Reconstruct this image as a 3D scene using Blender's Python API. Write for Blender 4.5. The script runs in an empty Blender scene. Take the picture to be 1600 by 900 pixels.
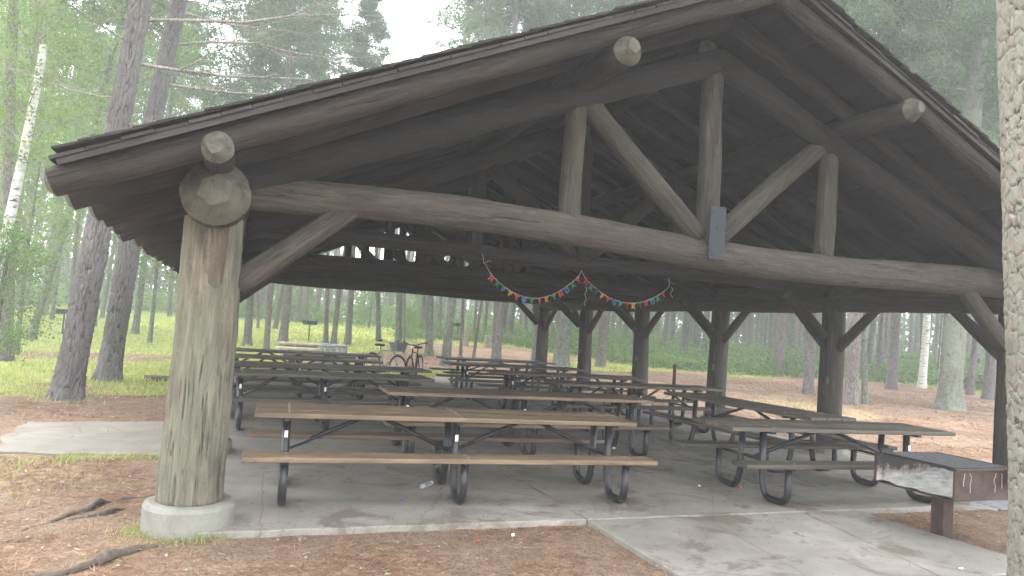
import bpy, bmesh, math, random
import numpy as np
from mathutils import Vector, Matrix, Quaternion
from mathutils import noise as mnoise

PI = math.pi
scene = bpy.context.scene
C = scene.collection
random.seed(7); rng = np.random.default_rng(7)

# ------------------------------------------------------------ camera
cam_loc = Vector((0.19716, -6.03463, 1.62))
F_ = Vector((0.35339301, 0.93393464, 0.05366064)).normalized()
R_ = Vector((0.93200345, -0.35643904, 0.06573269)).normalized()
U_ = R_.cross(F_).normalized()
cd = bpy.data.cameras.new('camera'); cam = bpy.data.objects.new('camera', cd); C.objects.link(cam)
m = Matrix(((R_.x, U_.x, -F_.x, cam_loc.x), (R_.y, U_.y, -F_.y, cam_loc.y), (R_.z, U_.z, -F_.z, cam_loc.z), (0, 0, 0, 1)))
cam.matrix_world = m
cd.sensor_width = 36; cd.lens = 1134.858 / 1600 * 36; cd.clip_end = 800; cd.clip_start = 0.05
scene.camera = cam

# ------------------------------------------------------------ sky and light (bright overcast)
SUN_EL, SUN_AZ = math.radians(60), math.radians(-35)     # azimuth measured from +Y towards +X
world = bpy.data.worlds.new('World'); scene.world = world; world.use_nodes = True
wn = world.node_tree.nodes; wl = world.node_tree.links; wn.clear()
wo = wn.new('ShaderNodeOutputWorld'); wb = wn.new('ShaderNodeBackground')
sky = wn.new('ShaderNodeTexSky'); sky.sky_type = 'NISHITA'; sky.sun_disc = False
sky.sun_elevation = SUN_EL; sky.sun_rotation = SUN_AZ; sky.air_density = 2.0; sky.dust_density = 6.0
mixw = wn.new('ShaderNodeMix'); mixw.data_type = 'RGBA'; mixw.inputs[0].default_value = 0.80
mixw.inputs[7].default_value = (22.5, 23.3, 24.2, 1)     # cloud layer in front of the blue
wl.new(sky.outputs[0], mixw.inputs[6]); wl.new(mixw.outputs[2], wb.inputs[0])
wb.inputs[1].default_value = 0.15
wl.new(wb.outputs[0], wo.inputs[0])
sd = bpy.data.lights.new('sun', 'SUN'); sd.energy = 1.5; sd.angle = math.radians(14); sd.color = (1, .97, .92)
sun = bpy.data.objects.new('sun', sd); C.objects.link(sun)
dirv = Vector((math.sin(SUN_AZ) * math.cos(SUN_EL), math.cos(SUN_AZ) * math.cos(SUN_EL), math.sin(SUN_EL)))
sun.rotation_euler = dirv.to_track_quat('Z', 'Y').to_euler()
scene.view_settings.view_transform = 'Standard'; scene.view_settings.look = 'None'
scene.view_settings.exposure = 1.15; scene.view_settings.gamma = 1.0
scene.cycles.max_bounces = 8; scene.cycles.volume_bounces = 1
scene.cycles.transparent_max_bounces = 8
scene.cycles.use_denoising = True

# ------------------------------------------------------------ node helpers
def newmat(name):
    mt = bpy.data.materials.new(name); mt.use_nodes = True
    nt = mt.node_tree; nt.nodes.clear()
    out = nt.nodes.new('ShaderNodeOutputMaterial'); b = nt.nodes.new('ShaderNodeBsdfPrincipled')
    nt.links.new(b.outputs[0], out.inputs[0])
    return mt, nt, b, out
def coords(nt, scale=(1, 1, 1), kind='Object', rand=True):
    tc = nt.nodes.new('ShaderNodeTexCoord'); mp = nt.nodes.new('ShaderNodeMapping')
    nt.links.new(tc.outputs[kind], mp.inputs[0]); mp.inputs['Scale'].default_value = scale
    if rand:
        oi = nt.nodes.new('ShaderNodeObjectInfo'); ml = nt.nodes.new('ShaderNodeMath'); ml.operation = 'MULTIPLY'
        ml.inputs[1].default_value = 37.0; nt.links.new(oi.outputs['Random'], ml.inputs[0])
        nt.links.new(ml.outputs[0], mp.inputs['Location'])
    return mp.outputs[0]
def noisen(nt, vec, scale, detail=5, rough=.55, dist=0):
    n = nt.nodes.new('ShaderNodeTexNoise'); n.inputs['Scale'].default_value = scale
    n.inputs['Detail'].default_value = detail; n.inputs['Roughness'].default_value = rough
    n.inputs['Distortion'].default_value = dist
    nt.links.new(vec, n.inputs['Vector']); return n.outputs['Fac']
def vor(nt, vec, scale, feature='DISTANCE_TO_EDGE'):
    n = nt.nodes.new('ShaderNodeTexVoronoi'); n.feature = feature; n.inputs['Scale'].default_value = scale
    nt.links.new(vec, n.inputs['Vector']); return n.outputs['Distance']
def ramp(nt, fac, stops):
    r = nt.nodes.new('ShaderNodeValToRGB'); e = r.color_ramp.elements
    while len(e) < len(stops): e.new(.5)
    for i, (p, c) in enumerate(stops):
        e[i].position = p; e[i].color = (*c, 1) if len(c) == 3 else c
    nt.links.new(fac, r.inputs[0]); return r.outputs[0]
def g(v): return (v, v, v)
def mix(nt, fac, a, b, mode='MIX'):
    n = nt.nodes.new('ShaderNodeMix'); n.data_type = 'RGBA'; n.blend_type = mode
    for inp, v in ((n.inputs[0], fac), (n.inputs[6], a), (n.inputs[7], b)):
        if hasattr(v, 'is_linked') or isinstance(v, bpy.types.NodeSocket): nt.links.new(v, inp)
        elif isinstance(v, (int, float)): inp.default_value = v
        else: inp.default_value = (*v, 1)
    return n.outputs[2]
def mth(nt, op, a, b=0.0):
    n = nt.nodes.new('ShaderNodeMath'); n.operation = op
    for i, v in enumerate((a, b)):
        if isinstance(v, bpy.types.NodeSocket): nt.links.new(v, n.inputs[i])
        else: n.inputs[i].default_value = v
    return n.outputs[0]
def bump(nt, b, h, strength=.4, dist=.02):
    n = nt.nodes.new('ShaderNodeBump'); n.inputs['Strength'].default_value = strength; n.inputs['Distance'].default_value = dist
    nt.links.new(h, n.inputs['Height']); nt.links.new(n.outputs[0], b.inputs['Normal'])
def objrand(nt):
    return nt.nodes.new('ShaderNodeObjectInfo').outputs['Random']

# ------------------------------------------------------------ materials
def wood_log(name, dark, mid, light, green=None, gamt=.0, rough=.85):
    mt, nt, b, o = newmat(name)
    v = coords(nt, (1, 1, .07)); v2 = coords(nt, (1, 1, .5))
    f1 = noisen(nt, v, 26, 6, .65, .6); f2 = noisen(nt, v2, 2.4, 4, .6)
    c = ramp(nt, f1, [(.28, dark), (.5, mid), (.75, light)])
    c2 = ramp(nt, f2, [(.3, g(.68)), (.7, g(1.2))])
    c = mix(nt, 1.0, c, c2, 'MULTIPLY')
    if green:
        f3 = noisen(nt, v2, 3.3, 5, .65)
        fm = ramp(nt, f3, [(.42, g(0)), (.62, g(gamt))])
        c = mix(nt, fm, c, green)
    cr = vor(nt, mix(nt, .05, coords(nt, (1, 1, .06)), noisen(nt, v2, 6, 4)), 13)
    cm = ramp(nt, cr, [(0, g(.72)), (.018, g(1))])
    c = mix(nt, 1.0, c, cm, 'MULTIPLY')
    kn = vor(nt, coords(nt, (1, 1, .55)), 3.2, 'F1')
    c = mix(nt, ramp(nt, kn, [(.0, g(.85)), (.055, g(.55)), (.085, g(0))]), c, tuple(x * .7 for x in dark))
    cn = noisen(nt, coords(nt, (1, 1, .045)), 11, 3, .5, .3); cmask = ramp(nt, noisen(nt, v2, 2.0, 3), [(.46, g(0)), (.56, g(.85))])
    cl = mth(nt, 'MULTIPLY', cmask, ramp(nt, mth(nt, 'ABSOLUTE', mth(nt, 'SUBTRACT', cn, .52)), [(0, g(1)), (.012, g(0))]))
    c = mix(nt, cl, c, tuple(x * .35 for x in dark))
    f5 = noisen(nt, coords(nt, (1, 1, .22)), 16, 5, .7, .8)
    c = mix(nt, 1.0, c, ramp(nt, f5, [(.32, g(.72)), (.5, g(1.0)), (.68, g(1.2))]), 'MULTIPLY')
    nt.links.new(c, b.inputs['Base Color']); b.inputs['Roughness'].default_value = rough
    h = mth(nt, 'SUBTRACT', mth(nt, 'ADD', mth(nt, 'MULTIPLY', f1, .8), mth(nt, 'MULTIPLY', f5, 1.2)), mth(nt, 'MULTIPLY', cl, 1.2)); bump(nt, b, h, .8, .03)
    return mt
M = {}
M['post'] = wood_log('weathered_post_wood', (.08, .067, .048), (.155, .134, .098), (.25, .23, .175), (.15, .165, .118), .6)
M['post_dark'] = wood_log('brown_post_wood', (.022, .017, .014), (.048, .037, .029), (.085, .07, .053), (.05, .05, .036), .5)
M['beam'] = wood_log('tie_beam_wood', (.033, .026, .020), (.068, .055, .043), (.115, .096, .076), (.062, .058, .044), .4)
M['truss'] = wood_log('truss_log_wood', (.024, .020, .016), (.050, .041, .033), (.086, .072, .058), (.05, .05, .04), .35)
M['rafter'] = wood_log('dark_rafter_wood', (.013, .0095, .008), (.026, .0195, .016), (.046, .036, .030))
M['shade_dark_log'] = wood_log('shade_dark_chord_wood', (.007, .0055, .005), (.014, .0105, .009), (.024, .019, .016))  # front chord wood, under-roof shade put into its colour
M['tenon'] = wood_log('brown_tenon_wood', (.06, .04, .028), (.10, .072, .05), (.155, .12, .085))
M['endgrain'] = None
def endgrain():
    mt, nt, b, o = newmat('hewn_log_end_grain')
    v = coords(nt, (1, 1, 1)); f = noisen(nt, v, 9, 6, .7, .5)
    c = ramp(nt, f, [(.3, (.035, .032, .027)), (.5, (.085, .08, .066)), (.75, (.16, .15, .115))])
    f3 = noisen(nt, v, 3, 3, .6); c = mix(nt, ramp(nt, f3, [(.45, g(0)), (.65, g(.6))]), c, (.12, .125, .085))
    nt.links.new(c, b.inputs['Base Color']); b.inputs['Roughness'].default_value = .9
    bump(nt, b, noisen(nt, v, 30, 5, .7), .5, .01); return mt
M['endgrain'] = endgrain()
def plank(name, a, b_, c_, axis=0):
    mt, nt, b, o = newmat(name)
    sc = [1, 1, 1]; sc[axis] = .04
    v = coords(nt, sc); f = noisen(nt, v, 45, 6, .6, .3); f2 = noisen(nt, coords(nt, (.6, 2, 2)), 2.2, 4, .6)
    c = ramp(nt, f, [(.3, a), (.52, b_), (.78, c_)])
    c = mix(nt, 1, c, ramp(nt, f2, [(.3, g(.6)), (.7, g(1.2))]), 'MULTIPLY')
    f6 = noisen(nt, coords(nt), 7, 5, .7); c = mix(nt, ramp(nt, f6, [(.58, g(0)), (.7, g(.55))]), c, tuple(x * .6 for x in a))
    r = objrand(nt); c = mix(nt, 1, c, ramp(nt, r, [(0, g(.7)), (1, g(1.2))]), 'MULTIPLY')
    nt.links.new(c, b.inputs['Base Color'])
    nt.links.new(ramp(nt, f2, [(.3, g(.42)), (.7, g(.7))]), b.inputs['Roughness'])
    bump(nt, b, f, .35, .004); return mt
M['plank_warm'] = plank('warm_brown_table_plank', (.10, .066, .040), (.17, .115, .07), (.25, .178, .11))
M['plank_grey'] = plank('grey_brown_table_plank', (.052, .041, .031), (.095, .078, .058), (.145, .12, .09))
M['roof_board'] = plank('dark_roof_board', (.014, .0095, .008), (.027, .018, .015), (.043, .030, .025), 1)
def simple(name, col, rough=.6, metal=0, nscale=20, var=.25, bmp=.2, rand=True):
    mt, nt, b, o = newmat(name); v = coords(nt, rand=rand)
    f = noisen(nt, v, nscale, 5, .6)
    a = tuple(max(0, x * (1 - var)) for x in col); c_ = tuple(min(1, x * (1 + var)) for x in col)
    nt.links.new(ramp(nt, f, [(.3, a), (.7, c_)]), b.inputs['Base Color'])
    b.inputs['Roughness'].default_value = rough; b.inputs['Metallic'].default_value = metal
    if bmp: bump(nt, b, f, bmp, .004)
    return mt
M['black_steel'] = simple('black_painted_tube', (.014, .014, .018), .38, 0, 30, .4, .15)
M['rust'] = simple('rusty_brown_steel', (.10, .042, .03), .75, 0, 18, .45, .3)
M['brown_steel'] = simple('brown_grill_steel', (.06, .034, .027), .6, .2, 12, .45, .3)
M['soot'] = simple('sooty_black_steel', (.03, .03, .034), .55, .4, 25, .5, .4)
M['plate'] = simple('dark_grey_bracket', (.022, .025, .034), .6, .3, 15, .25, .2)
M['sticker'] = simple('white_sticker', (.75, .75, .73), .5, 0, 60, .1, 0)
M['shingle'] = simple('weathered_asphalt_shingle', (.03, .026, .025), .95, 0, 40, .45, .6)
M['galv'] = simple('galvanised_grey_steel', (.30, .31, .33), .45, .5, 14, .3, .2)
M['rubber'] = simple('black_tyre_rubber', (.02, .02, .02), .8, 0, 30, .3, .1)
M['chrome'] = simple('bright_bicycle_metal', (.55, .56, .58), .3, .8, 30, .1, 0)
M['basket'] = simple('grey_mesh_basket', (.26, .27, .28), .6, .2, 60, .3, .2)
M['log_cut'] = simple('pale_cut_firewood', (.32, .28, .21), .9, 0, 9, .3, .5)
M['crib'] = simple('reddish_timber', (.09, .055, .045), .9, 0, 12, .4, .5)
M['stump'] = simple('grey_stump_wood', (.22, .20, .16), .95, 0, 10, .4, .6)
M['root'] = simple('brown_root_bark', (.09, .072, .055), .95, 0, 22, .5, .9)
M['string'] = simple('white_string', (.55, .55, .56), .8, 0, 30, .1, 0)
M['pine_cone'] = simple('dark_pine_cone', (.07, .045, .03), .95, 0, 40, .4, .8)
M['table_far'] = simple('dark_brown_park_table', (.075, .05, .04), .85, 0, 12, .35, .3)
COL = {'red': (.42, .045, .028), 'green': (.045, .17, .08), 'blue': (.04, .13, .28), 'yellow': (.44, .27, .025)}
for k_, c_ in COL.items(): M['foil_' + k_] = simple('shiny_%s_card' % k_, c_, .35, .15, 60, .15, 0)
def clearmat():
    mt, nt, b, o = newmat('clear_plastic'); b.inputs['Base Color'].default_value = (.85, .9, .95, 1)
    b.inputs['Transmission Weight'].default_value = .85; b.inputs['Roughness'].default_value = .12; b.inputs['IOR'].default_value = 1.3
    return mt
M['clear'] = clearmat()
def ashmat():
    mt, nt, b, o = newmat('ash_and_soot_lining'); v = coords(nt, rand=False)
    sx = nt.nodes.new('ShaderNodeSeparateXYZ'); tc = nt.nodes.new('ShaderNodeTexCoord'); nt.links.new(tc.outputs['Object'], sx.inputs[0])
    f = noisen(nt, v, 9, 6, .65)
    h = mth(nt, 'ADD', mth(nt, 'MULTIPLY', sx.outputs[2], 3.2), mth(nt, 'MULTIPLY', f, 1.0))
    c = ramp(nt, h, [(.5, (.60, .59, .57)), (.72, (.42, .39, .37)), (.95, (.16, .12, .11)), (1.0, (.05, .045, .045))])
    nt.links.new(c, b.inputs['Base Color']); b.inputs['Roughness'].default_value = .95; bump(nt, b, f, .6, .01); return mt
M['ash'] = ashmat()
def concrete(name, base, stain):
    mt, nt, b, o = newmat(name); v = coords(nt, rand=False, kind='Object')
    f1 = noisen(nt, v, .55, 5, .6); f2 = noisen(nt, v, 3.0, 6, .65, .4); f3 = noisen(nt, v, 60, 4, .7); f4 = noisen(nt, v, 1.4, 7, .7, 1.0)
    c = ramp(nt, f1, [(.3, tuple(x * .72 for x in base)), (.7, tuple(x * 1.12 for x in base))])
    c = mix(nt, 1, c, ramp(nt, f2, [(.25, g(.7)), (.75, g(1.15))]), 'MULTIPLY')
    c = mix(nt, 1, c, ramp(nt, f3, [(.3, g(.86)), (.7, g(1.08))]), 'MULTIPLY')
    c = mix(nt, ramp(nt, f4, [(.53, g(0)), (.62, g(.75))]), c, stain)
    c = mix(nt, ramp(nt, noisen(nt, v, 2.1, 8, .75, 2.0), [(.60, g(0)), (.66, g(.7))]), c, (.10, .08, .065))
    ck = vor(nt, mix(nt, .12, v, noisen(nt, v, 3, 5)), .42); c = mix(nt, ramp(nt, ck, [(0, g(.45)), (.003, g(0))]), c, (.06, .05, .04))
    c = mix(nt, ramp(nt, noisen(nt, v, .9, 3, .5), [(.5, g(0)), (.75, g(.35))]), c, (.20, .22, .16))
    nt.links.new(c, b.inputs['Base Color'])
    nt.links.new(ramp(nt, f1, [(.3, g(.5)), (.65, g(.85))]), b.inputs['Roughness'])
    bump(nt, b, mth(nt, 'ADD', f2, mth(nt, 'MULTIPLY', f3, .35)), .35, .008); return mt
M['slab'] = concrete('worn_grey_concrete', (.285, .26, .23), (.12, .09, .068))
M['path'] = concrete('dusty_path_concrete', (.215, .19, .165), (.15, .105, .075))
M['pedestal'] = concrete('pale_pedestal_concrete', (.25, .24, .215), (.28, .26, .20))
def bark(name, dark, mid, light, lich=None, lamt=0., sc=(1, 1, .22), s=22, bstr=1.0, moss_low=None):
    mt, nt, b, o = newmat(name); v = coords(nt, sc); vv = coords(nt, (1, 1, .6))
    dn = nt.nodes.new('ShaderNodeTexNoise'); dn.inputs['Scale'].default_value = 5; dn.inputs['Detail'].default_value = 4; nt.links.new(v, dn.inputs['Vector'])
    vd = mix(nt, .22, v, dn.outputs['Color'])
    e = vor(nt, vd, s); f = noisen(nt, v, 30, 6, .7)
    f2 = noisen(nt, vv, 1.8, 4, .6)
    c = ramp(nt, f, [(.3, mid), (.7, light)])
    c = mix(nt, 1, c, ramp(nt, f2, [(.3, g(.75)), (.7, g(1.18))]), 'MULTIPLY')
    if lich:
        f3 = noisen(nt, vv, 7.0, 7, .75); c = mix(nt, ramp(nt, f3, [(.46, g(0)), (.58, g(lamt))]), c, lich)
    em = ramp(nt, mth(nt, 'ADD', e, mth(nt, 'MULTIPLY', mth(nt, 'SUBTRACT', f, .5), .12)), [(.0, g(1)), (.10, g(.0))])
    c = mix(nt, em, c, dark)
    nt.links.new(c, b.inputs['Base Color']); b.inputs['Roughness'].default_value = .95
    h = mth(nt, 'ADD', mth(nt, 'MINIMUM', e, .22), mth(nt, 'MULTIPLY', f, .12)); bump(nt, b, h, bstr, .12)
    return mt
M['bark_pine'] = bark('grey_pine_bark', (.06, .05, .045), (.13, .112, .105), (.22, .20, .19))
M['bark_moss'] = bark('lichen_green_bark', (.05, .05, .04), (.11, .11, .09), (.19, .20, .165), (.19, .24, .18), .7)
M['bark_red'] = bark('pinkish_red_pine_bark', (.08, .06, .055), (.16, .125, .115), (.26, .215, .205), (.19, .22, .18), .5)
M['bark_big'] = bark('flaky_foreground_bark', (.11, .085, .07), (.36, .29, .25), (.52, .45, .40), (.34, .40, .28), .85, (1, 1, .4), 26, .5)
M['bark_dead'] = bark('dry_grey_branch', (.10, .085, .07), (.23, .20, .175), (.34, .31, .28), None, 0, (1, 1, .3), 20, .3)
def birch():
    mt, nt, b, o = newmat('white_birch_bark'); v = coords(nt, (1, 1, 5)); f = noisen(nt, v, 3.2, 5, .7)
    c = ramp(nt, f, [(.36, (.04, .035, .03)), (.43, (.5, .49, .45)), (.7, (.72, .72, .68))])
    nt.links.new(c, b.inputs['Base Color']); b.inputs['Roughness'].default_value = .8; return mt
M['bark_birch'] = birch()
def leafmat(name, a, b_, c_, transl=.45):
    mt, nt, b, o = newmat(name); v = coords(nt, kind='Object')
    f = noisen(nt, v, 1.3, 4, .7); f2 = noisen(nt, v, 14, 2, .5)
    ff = mth(nt, 'ADD', mth(nt, 'MULTIPLY', f, .6), mth(nt, 'MULTIPLY', f2, .4))
    c = ramp(nt, ff, [(.36, a), (.5, b_), (.64, c_)])
    nt.links.new(c, b.inputs['Base Color']); b.inputs['Roughness'].default_value = .6
    tr = nt.nodes.new('ShaderNodeBsdfTranslucent'); nt.links.new(c, tr.inputs[0])
    ms = nt.nodes.new('ShaderNodeMixShader'); ms.inputs[0].default_value = transl
    nt.links.new(b.outputs[0], ms.inputs[1]); nt.links.new(tr.outputs[0], ms.inputs[2]); nt.links.new(ms.outputs[0], o.inputs[0])
    return mt
M['needles'] = leafmat('pine_needles', (.035, .08, .028), (.07, .135, .042), (.12, .20, .065), .5)
M['needles_pale'] = leafmat('pale_pine_needles', (.08, .12, .06), (.12, .17, .08), (.16, .22, .10), .5)
M['leaf'] = leafmat('bright_leaves', (.085, .145, .04), (.16, .245, .07), (.24, .33, .11), .55)
M['shrub'] = leafmat('undergrowth_leaves', (.06, .125, .035), (.125, .215, .06), (.20, .30, .095), .5)
M['grass'] = leafmat('lawn_grass', (.23, .27, .09), (.36, .39, .14), (.47, .47, .21), .4)
M['dry_grass'] = leafmat('dry_straw_grass', (.24, .20, .10), (.33, .28, .15), (.42, .37, .20), .3)
M['litter_a'] = simple('red_brown_needle', (.17, .085, .052), .9, 0, 5, .3, 0, False)
M['litter_b'] = simple('tan_needle', (.32, .21, .135), .9, 0, 5, .3, 0, False)
M['litter_c'] = simple('pale_dead_leaf', (.34, .29, .22), .9, 0, 5, .3, 0, False)

# ------------------------------------------------------------ object helpers
def link(o, parent=None):
    C.objects.link(o)
    if parent is not None: o.parent = parent
    return o
def tag(o, label=None, cat=None, group=None, kind=None):
    if label: o['label'] = label
    if cat: o['category'] = cat
    if group: o['group'] = group
    if kind: o['kind'] = kind
    return o
def thing(name, label, cat, loc=(0, 0, 0), rz=0, group=None):
    o = bpy.data.objects.new(name, None); o.empty_display_size = .2
    o.location = loc; o.rotation_euler = (0, 0, rz); link(o); return tag(o, label, cat, group)
def mesh_from(name, verts, faces, mats, smooth=True, midx=None):
    me = bpy.data.meshes.new(name)
    if isinstance(verts, np.ndarray):
        verts = np.ascontiguousarray(verts, dtype=np.float32); faces = np.asarray(faces, dtype=np.int32)
        n, k = faces.shape
        me.vertices.add(len(verts)); me.vertices.foreach_set('co', verts.ravel())
        me.loops.add(n * k); me.loops.foreach_set('vertex_index', faces.ravel())
        me.polygons.add(n); me.polygons.foreach_set('loop_start', np.arange(n, dtype=np.int32) * k)
        try: me.polygons.foreach_set('loop_total', np.full(n, k, dtype=np.int32))
        except Exception: pass
        me.update(calc_edges=True)
    else:
        me.from_pydata([tuple(v) for v in verts], [], faces)
    for mt in (mats if isinstance(mats, (list, tuple)) else [mats]): me.materials.append(mt)
    if midx is not None: me.polygons.foreach_set('material_index', np.asarray(midx, dtype=np.int32))
    me.polygons.foreach_set('use_smooth', np.full(len(me.polygons), bool(smooth)))
    me.update(); return me
def obj(name, me, parent=None, loc=(0, 0, 0), rot=None):
    o = bpy.data.objects.new(name, me); link(o, parent)
    if isinstance(rot, Quaternion): o.rotation_mode = 'QUATERNION'; o.rotation_quaternion = rot
    elif rot is not None: o.rotation_euler = rot
    o.location = loc; return o
def copy_tree(o, parent=None):
    c = o.copy(); C.objects.link(c); c.parent = parent
    for ch in o.children: copy_tree(ch, c)
    return c
class MB:
    """collects simple solids into one mesh"""
    def __init__(s): s.v = []; s.f = []; s.m = []
    def add(s, vs, fs, mi=0):
        n = len(s.v); s.v += [tuple(v) for v in vs]; s.f += [[i + n for i in f] for f in fs]; s.m += [mi] * len(fs)
    def box(s, c, d, rot=None, mi=0, bev=0.0):
        x, y, z = d[0] / 2, d[1] / 2, d[2] / 2
        if bev > 0:
            b = min(bev, x * .9, y * .9, z * .9); vs = []; bm = bmesh.new()
            bmesh.ops.create_cube(bm, size=1)
            for v in bm.verts: v.co = Vector((v.co.x * d[0], v.co.y * d[1], v.co.z * d[2]))
            bmesh.ops.bevel(bm, geom=bm.edges[:], offset=b, segments=2, affect='EDGES', profile=.5)
            bm.verts.index_update(); vs = [v.co.copy() for v in bm.verts]; fs = [[v.index for v in f.verts] for f in bm.faces]; bm.free()
        else:
            vs = [Vector((i, j, k)) for i in (-x, x) for j in (-y, y) for k in (-z, z)]
            fs = [[0, 1, 3, 2], [4, 6, 7, 5], [0, 4, 5, 1], [2, 3, 7, 6], [0, 2, 6, 4], [1, 5, 7, 3]]
        if rot is not None: vs = [rot @ v for v in vs]
        s.add([v + Vector(c) for v in vs], fs, mi); return s
    def tube(s, pts, r, seg=8, mi=0, cap=True):
        pts = [Vector(p) for p in pts]; rs = r if isinstance(r, (list, tuple)) else [r] * len(pts)
        vs = []; fs = []; n = None
        for i, p in enumerate(pts):
            t = (pts[min(i + 1, len(pts) - 1)] - pts[max(i - 1, 0)]).normalized()
            if n is None:
                n = t.orthogonal().normalized()
            else:
                n = (n - t * n.dot(t)); n = n.normalized() if n.length > 1e-6 else t.orthogonal().normalized()
            b = t.cross(n)
            for k in range(seg):
                a = 2 * PI * k / seg; vs.append(p + (n * math.cos(a) + b * math.sin(a)) * rs[i])
        for i in range(len(pts) - 1):
            for k in range(seg):
                a = i * seg + k; b_ = i * seg + (k + 1) % seg
                fs.append([a, b_, b_ + seg, a + seg])
        if cap: fs.append(list(range(seg))[::-1]); fs.append([(len(pts) - 1) * seg + k for k in range(seg)])
        s.add(vs, fs, mi); return s
    def torus(s, c, R, r, axis='Y', seg=24, ts=6, mi=0):
        c = Vector(c); pts = []
        vs = []; fs = []
        for i in range(seg):
            a = 2 * PI * i / seg
            for k in range(ts):
                b = 2 * PI * k / ts; rr = R + r * math.cos(b)
                if axis == 'Y': v = Vector((rr * math.cos(a), r * math.sin(b), rr * math.sin(a)))
                else: v = Vector((rr * math.cos(a), rr * math.sin(a), r * math.sin(b)))
                vs.append(c + v); 
        for i in range(seg):
            for k in range(ts):
                fs.append([i * ts + k, i * ts + (k + 1) % ts, ((i + 1) % seg) * ts + (k + 1) % ts, ((i + 1) % seg) * ts + k])
        s.add(vs, fs, mi); return s
    def mesh(s, name, mats, smooth=False): return mesh_from(name, s.v, s.f, mats, smooth, s.m)
    def build(s, name, mats, parent=None, loc=(0, 0, 0), rot=None, smooth=False):
        return obj(name, s.mesh(name, mats, smooth), parent, loc, rot)
def arc_path(pts, r=.1, n=5):
    """polyline with rounded corners"""
    pts = [Vector(p) for p in pts]; out = [pts[0]]
    for i in range(1, len(pts) - 1):
        a, b, c = pts[i - 1], pts[i], pts[i + 1]; d1 = (a - b); d2 = (c - b)
        rr = min(r, d1.length * .45, d2.length * .45)
        p0 = b + d1.normalized() * rr; p2 = b + d2.normalized() * rr
        for k in range(n + 1):
            t = k / n; out.append(p0 * (1 - t) ** 2 + b * 2 * t * (1 - t) + p2 * t * t)
    out.append(pts[-1]); return out

# ------------------------------------------------------------ ground
def sst(a, b, x): t = np.clip((x - a) / (b - a), 0, 1); return t * t * (3 - 2 * t)
def terrain(x, y):
    x = np.asarray(x, float); y = np.asarray(y, float)
    d = np.hypot(x - 1, y + 6); s = sst(0, 1, np.clip((d - 26) / 40, 0, 1)); a = np.arctan2(x - 1, y + 6)
    k = 1 - np.clip((a - .35) / .35, 0, 1) * .3
    return -.05 + 1.15 * s * k
def th(x, y): return float(terrain(x, y))
def vnoise(x, y, s, seed=0):
    """cheap value noise on arrays"""
    x = np.asarray(x, float) * s + seed * 17.3; y = np.asarray(y, float) * s + seed * 9.1
    xi = np.floor(x).astype(np.int64); yi = np.floor(y).astype(np.int64); fx = x - xi; fy = y - yi
    fx = fx * fx * (3 - 2 * fx); fy = fy * fy * (3 - 2 * fy)
    def h(a, b):
        n = (a * 374761393 + b * 668265263 + seed * 1442695) & 0x7fffffff
        n = ((n ^ (n >> 13)) * 1274126177) & 0x7fffffff
        return ((n ^ (n >> 16)) & 0xffff) / 65535.0
    return (h(xi, yi) * (1 - fx) + h(xi + 1, yi) * fx) * (1 - fy) + (h(xi, yi + 1) * (1 - fx) + h(xi + 1, yi + 1) * fx) * fy
def fbm(x, y, s, seed=0): return .5 * vnoise(x, y, s, seed) + .3 * vnoise(x, y, s * 2.1, seed + 1) + .2 * vnoise(x, y, s * 4.3, seed + 2)
def zones(x, y):
    """(green grass, dry grass) cover of the ground, 0..1"""
    x = np.asarray(x, float); y = np.asarray(y, float)
    az = np.degrees(np.arctan2(x - .2, y + 6)); d = np.hypot(x - .2, y + 6); n = fbm(x, y, .35, 3) - .5
    left = sst(14.4, 16.2, d + n * 4) * (1 - sst(8.5, 13.5, az + n * 8))
    strip = sst(0, 1, 1 - np.abs(d - 24.5) / 2.0) * sst(9, 11, az) * (1 - sst(14, 17, az)) * 0
    brown = np.exp(-((d - 24.8 + n * 2) / 2.6) ** 2) * (1 - sst(-5, -1, az)) * .9 + np.exp(-((d - 31 + n * 3) / 2.4) ** 2) * sst(7.5, 9.5, az) * (1 - sst(13, 15, az)) * .9
    bd = np.interp(az, [8, 14, 20, 26, 32, 38, 50], [36, 40, 41, 37, 33, 33, 36])
    right = sst(0, 5, d + n * 9 - bd) * sst(9, 13, az)
    patch = .75 * sst(.22, .5, 1 - ((az - 15) / 5) ** 2 - ((d - 23.5) / 2.2) ** 2 + n) + .8 * sst(.2, .5, 1 - ((az - 27.5) / 4.5) ** 2 - ((d - 34) / 3.0) ** 2 + n * .8)
    green = np.clip(left * (1 - brown) + right + patch, 0, 1)
    dry = sst(.05, .5, 1 - ((az - 43) / 6) ** 2 - ((d - 21.5) / 3.0) ** 2 + n * .9) * .6
    dry = dry + sst(.45, .75, fbm(x, y, .5, 9) + .38 * sst(-.2, -2.8, x) - .05) * (1 - sst(9, 14, d)) * .4 * sst(.2, -.8, x)
    dry = dry + (1 - sst(15, 18, d)) * sst(11, 14, d) * sst(-2.6, -3.6, x) * .6
    return green, np.clip(dry, 0, 1)
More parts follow.
